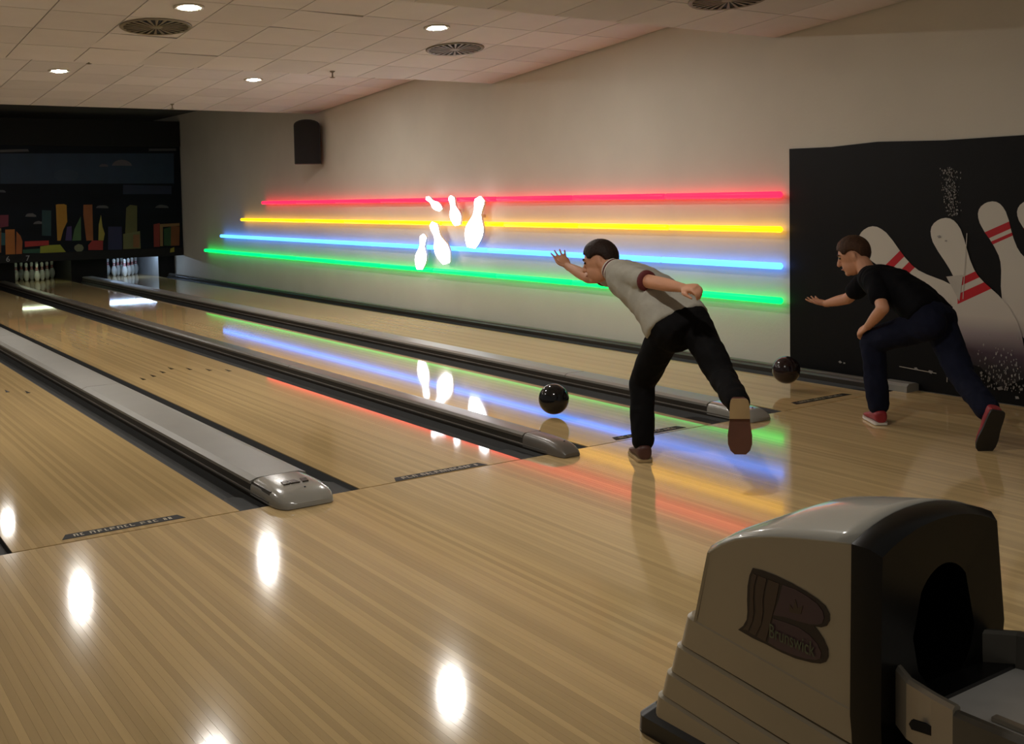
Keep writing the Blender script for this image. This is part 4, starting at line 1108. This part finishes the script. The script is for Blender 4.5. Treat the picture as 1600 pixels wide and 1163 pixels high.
def person(base, J, label, hairm, face, hup, shirt_m, trouser_m, sleeveL, sleeveR, hands, hip=0.172, chest=0.185, belly=0.115, legr=(0.092, 0.074, 0.066)):
    J = {a: Vector(b) for a, b in J.items()}
    root = tag(empty('person', base), label, 'person')
    inv = -Vector(base)
    J = {a: b + inv for a, b in J.items()}
    hl = nrm(J['hipR'] - J['hipL']); sl = nrm(J['shR'] - J['shL'])
    shc = (J['shL'] + J['shR']) / 2
    spine = nrm(shc - J['pel'])
    L = (shc - J['pel']).length
    # slight hunch of the back
    bk = spine.cross(lerp(hl, sl, .5)); bk = nrm(bk)
    if bk.z < 0: bk = -bk                                  # the back faces up in a forward bend
    def cen(t):
        return J['pel'] + (shc - J['pel']) * t + bk * 0.045 * math.sin(math.pi * min(max(t, 0), 1))
    def ring(t, a, b, grow=0.0):
        lat = nrm(lerp(hl, sl, min(max(t, 0), 1)))
        tn = nrm(cen(min(t + .06, 1.06)) - cen(t - .06)) if t < 1 else spine
        dep = nrm(tn.cross(lat))
        lat = nrm(dep.cross(tn))
        return (cen(t), lat * (a + grow), dep * (b + grow))
    S_sh = (J['shR'] - J['shL']).length / 2
    # --- skin: one continuous body
    B = Blob()
    head(B, J['head'], face, hup, root, hairm, 1.05)
    nk = shc + spine * 0.05
    B.tube([shc + spine * 0.01, lerp(J['neck'], J['head'], 0.35), J['head'] - Vector(nrm(face)) * 0.012 - nrm(hup) * 0.04], [0.066, 0.056, 0.054], 14)
    B.rings([ring(-0.12, hip * .75, 0.08), ring(0.05, hip * .86, 0.095), ring(0.35, hip * .78, 0.09), ring(0.65, chest * .84, 0.10), ring(0.9, chest * .84, 0.085), ring(1.03, 0.10, 0.06)], 18, 2.3)
    for q, sk in (('L', sleeveL), ('R', sleeveR)):
        B.tube([lerp(shc, J['sh' + q], 0.75), J['el' + q]], [0.050, 0.041], 12); B.tube([J['el' + q], lerp(J['el' + q], J['wr' + q], 0.35), J['wr' + q]], [0.041, 0.040, 0.027], 12)
        d_, pn_, ts_, cu_, sp_ = hands[q]
        hand(B, J['wr' + q], d_, pn_, ts_, cu_, sp_)
        B.tube([J['hip' + q], J['knee' + q]], [0.07, 0.05], 12); B.tube([J['knee' + q], J['ank' + q]], [0.05, 0.036], 12)
        ft = J['toe' + q] - J['ank' + q]
        B.tube([J['ank' + q], lerp(J['ank' + q], J['toe' + q], 0.22)], [0.034, 0.026], 10)
    link('body', B.fused('body', 0.0068, 3, 0.4), MT['skin'], root)
    # --- shirt
    S = Blob()
    S.rings([ring(0.055, hip + 0.032, 0.128), ring(0.14, hip + 0.028, 0.132), ring(0.35, hip + 0.016, belly + 0.012), ring(0.62, chest + 0.002, 0.130), ring(0.84, chest + 0.004, 0.118), ring(0.97, chest * .86, 0.088), ring(1.06, 0.105, 0.066), ring(1.11, 0.070, 0.060)], 24, 2.4)
    for q, sk in (('L', sleeveL), ('R', sleeveR)):
        S.tube([lerp(shc, J['sh' + q], 0.72), J['sh' + q], lerp(J['sh' + q], J['el' + q], sk)], [0.070, 0.072, 0.066], 14)
    link('shirt', S.folds(S.fused('shirt', 0.010, 6), 0.0075, 8.0, bk, 3.1), shirt_m, root)
    # --- trousers
    T = Blob()
    T.rings([ring(-0.13, hip * .86, 0.10), ring(-0.05, hip + 0.012, 0.122), ring(0.06, hip + 0.018, 0.124), ring(0.16, hip + 0.010, 0.112)], 22, 2.3)
    for q in 'LR':
        hp, kn, an = J['hip' + q], J['knee' + q], J['ank' + q]
        T.tube([hp, lerp(hp, kn, .55), kn], [legr[0] + 0.006, legr[0] - 0.004, legr[1]], 16, sub=5)
        T.tube([kn, lerp(kn, an, .5), lerp(kn, an, 0.90)], [legr[1], legr[1] - 0.005, legr[2]], 16, sub=5)
    link('trousers', T.folds(T.fused('trousers', 0.010, 6), 0.006, 8.5, None, 7.7), trouser_m, root)
    return root, J, shc, spine, sl

# man in grey, mid follow-through
J1 = {'ankL': (1.605, -0.470, 0.085), 'kneeL': (1.680, -0.384, 0.435), 'hipL': (1.655, -0.625, 0.770), 'hipR': (1.815, -0.705, 0.787), 'kneeR': (1.710, -1.012, 0.554), 'ankR': (1.511, -1.324, 0.468),
      'toeL': (1.70, -0.31, 0.04), 'toeR': (1.489, -1.366, 0.272), 'pel': (1.735, -0.665, 0.785), 'shL': (1.640, -0.285, 1.072), 'shR': (1.850, 0.030, 1.050), 'neck': (1.745, -0.050, 1.095), 'head': (1.745, 0.070, 1.140),
      'elL': (1.600, -0.575, 1.055), 'wrL': (1.604, -0.825, 1.036), 'haL': (1.615, -0.932, 1.042), 'elR': (1.854, 0.325, 1.021), 'wrR': (1.866, 0.566, 1.086), 'haR': (1.88, 0.73, 1.145)}
h1 = {'L': ((0.02, -0.98, 0.05), (0.4, 0.1, -0.9), (-0.8, 0, -0.4), 1.9, 0.0), 'R': ((0.05, 0.78, 0.55), (-0.3, -0.5, 0.8), (-0.8, 0.2, 0.1), 0.35, 0.35)}
p1, K, shc, spine, sl = person((1.61, -0.46, 0.0), J1, 'young man in grey polo and black trousers balancing on one leg after throwing', MT['hair'], (-0.62, 0.78, -0.22), (0.05, 0.22, 0.97), MT['polo'], MT['trouser'], 0.62, 0.32, h1)
# collar stripes and sleeve bands
nkd = nrm(K['head'] - shc)
for i, (mm_, t, r_) in enumerate(((MT['cuff'], 0.045, 0.074), (MT['white_cloth'], 0.060, 0.071), (MT['cuff'], 0.075, 0.068), (MT['white_cloth'], 0.088, 0.065))):
    c = shc + spine * 0.018 + nkd * t
    u_ = nrm(sl - nkd * sl.dot(nkd)); v_ = nkd.cross(u_)
    bq = Blob(); bq.rings([(c - nkd * 0.007, u_ * r_, v_ * r_), (c - nkd * 0.004, u_ * (r_ + .004), v_ * (r_ + .004)), (c + nkd * 0.004, u_ * (r_ + .003), v_ * (r_ + .003)), (c + nkd * 0.007, u_ * (r_ - .003), v_ * (r_ - .003))], 24)
    tag(link('collar_stripe', bq.plain('collar_stripe'), mm_, p1), 'maroon collar stripe' if i % 2 == 0 else 'white collar stripe')
for q, sk in (('L', 0.62), ('R', 0.32)):
    a = lerp(K['sh' + q], K['el' + q], sk); d_ = nrm(K['el' + q] - K['sh' + q])
    u_ = nrm(Vector((0, 0, 1)) - d_ * d_.z); v_ = d_.cross(u_)
    bq = Blob(); bq.rings([(a + d_ * .044, u_ * .056, v_ * .056), (a + d_ * .046, u_ * .064, v_ * .064), (a + d_ * .066, u_ * .060, v_ * .060), (a + d_ * .068, u_ * .045, v_ * .045)], 20)
    link('sleeve_cuff', bq.plain('sleeve_cuff'), MT['cuff'], p1)
b1 = Vector((1.61, -0.46, 0.0))
shoe(Vector((1.572, -0.53, 0.0)) - b1, (0.50, 0.87, 0), (0, 0, 1), 0.275, p1, MT['shoe'], MT['sole_tan'], None, MT['shoeblk'])
# raised foot: sole turned to the rear
ar, tr = Vector(J1['ankR']), Vector(J1['toeR'])
fd = Vector((-0.02, -0.03, -1.0)).normalized()
upv = Vector((0.66, 0.72, 0.12))
shoe(ar - fd * 0.055 - upv.normalized() * 0.085 - b1, fd, upv, 0.285, p1, MT['shoe'], MT['sole_brown'], MT['sole_tan'], MT['shoeblk'])

# man in black, deep lunge
J2 = {'ankL': (3.500, -0.690, 0.085), 'kneeL': (3.500, -0.639, 0.548), 'hipL': (3.526, -1.054, 0.701), 'hipR': (3.706, -0.994, 0.701), 'kneeR': (3.577, -1.252, 0.382), 'toeR': (3.295, -1.64, 0.06), 'ankR': (3.363, -1.577, 0.224),
      'toeL': (3.61, -0.54, 0.04), 'pel': (3.616, -1.024, 0.715), 'shL': (3.500, -0.650, 0.968), 'shR': (3.760, -0.405, 0.941), 'neck': (3.630, -0.500, 1.035), 'head': (3.640, -0.380, 1.107),
      'elL': (3.354, -0.833, 0.795), 'wrL': (3.439, -0.650, 0.655), 'haL': (3.462, -0.586, 0.605), 'elR': (3.815, -0.19, 0.785), 'wrR': (3.858, 0.040, 0.730), 'haR': (3.86, 0.17, 0.728)}
h2 = {'L': ((0.1, 0.85, -0.5), (0.6, -0.4, -0.6), (0.3, 0.4, 0.8), 1.8, 0.0), 'R': ((0.0, 0.98, 0.12), (-0.2, -0.15, 0.95), (-0.9, 0.1, -0.1), 0.45, 0.3)}
p2, K2, shc2, spine2, sl2 = person((3.50, -0.68, 0.0), J2, 'man in black T-shirt and navy jeans lunging forward before the mural', MT['hair2'], (-0.50, 0.82, -0.30), (0.0, 0.18, 0.98), MT['tee'], MT['jeans'], 0.60, 0.62, h2, legr=(0.098, 0.080, 0.070))
b2 = Vector((3.50, -0.68, 0.0))
shoe(Vector((3.458, -0.745, 0.0)) - b2, (0.60, 0.80, 0), (0, 0, 1), 0.29, p2, MT['shoered'], MT['sole_white'], None, MT['shoeblk'])
# trailing foot up on its toe
ar = Vector(J2['ankR']); fd = Vector((0.02, 0.35, -0.93)).normalized(); upv = Vector((0.55, 0.75, 0.30))
shoe(ar - fd * 0.06 - upv.normalized() * 0.085 - b2, fd, upv, 0.285, p2, MT['shoered'], MT['shoeblk'], None, MT['shoeblk'])
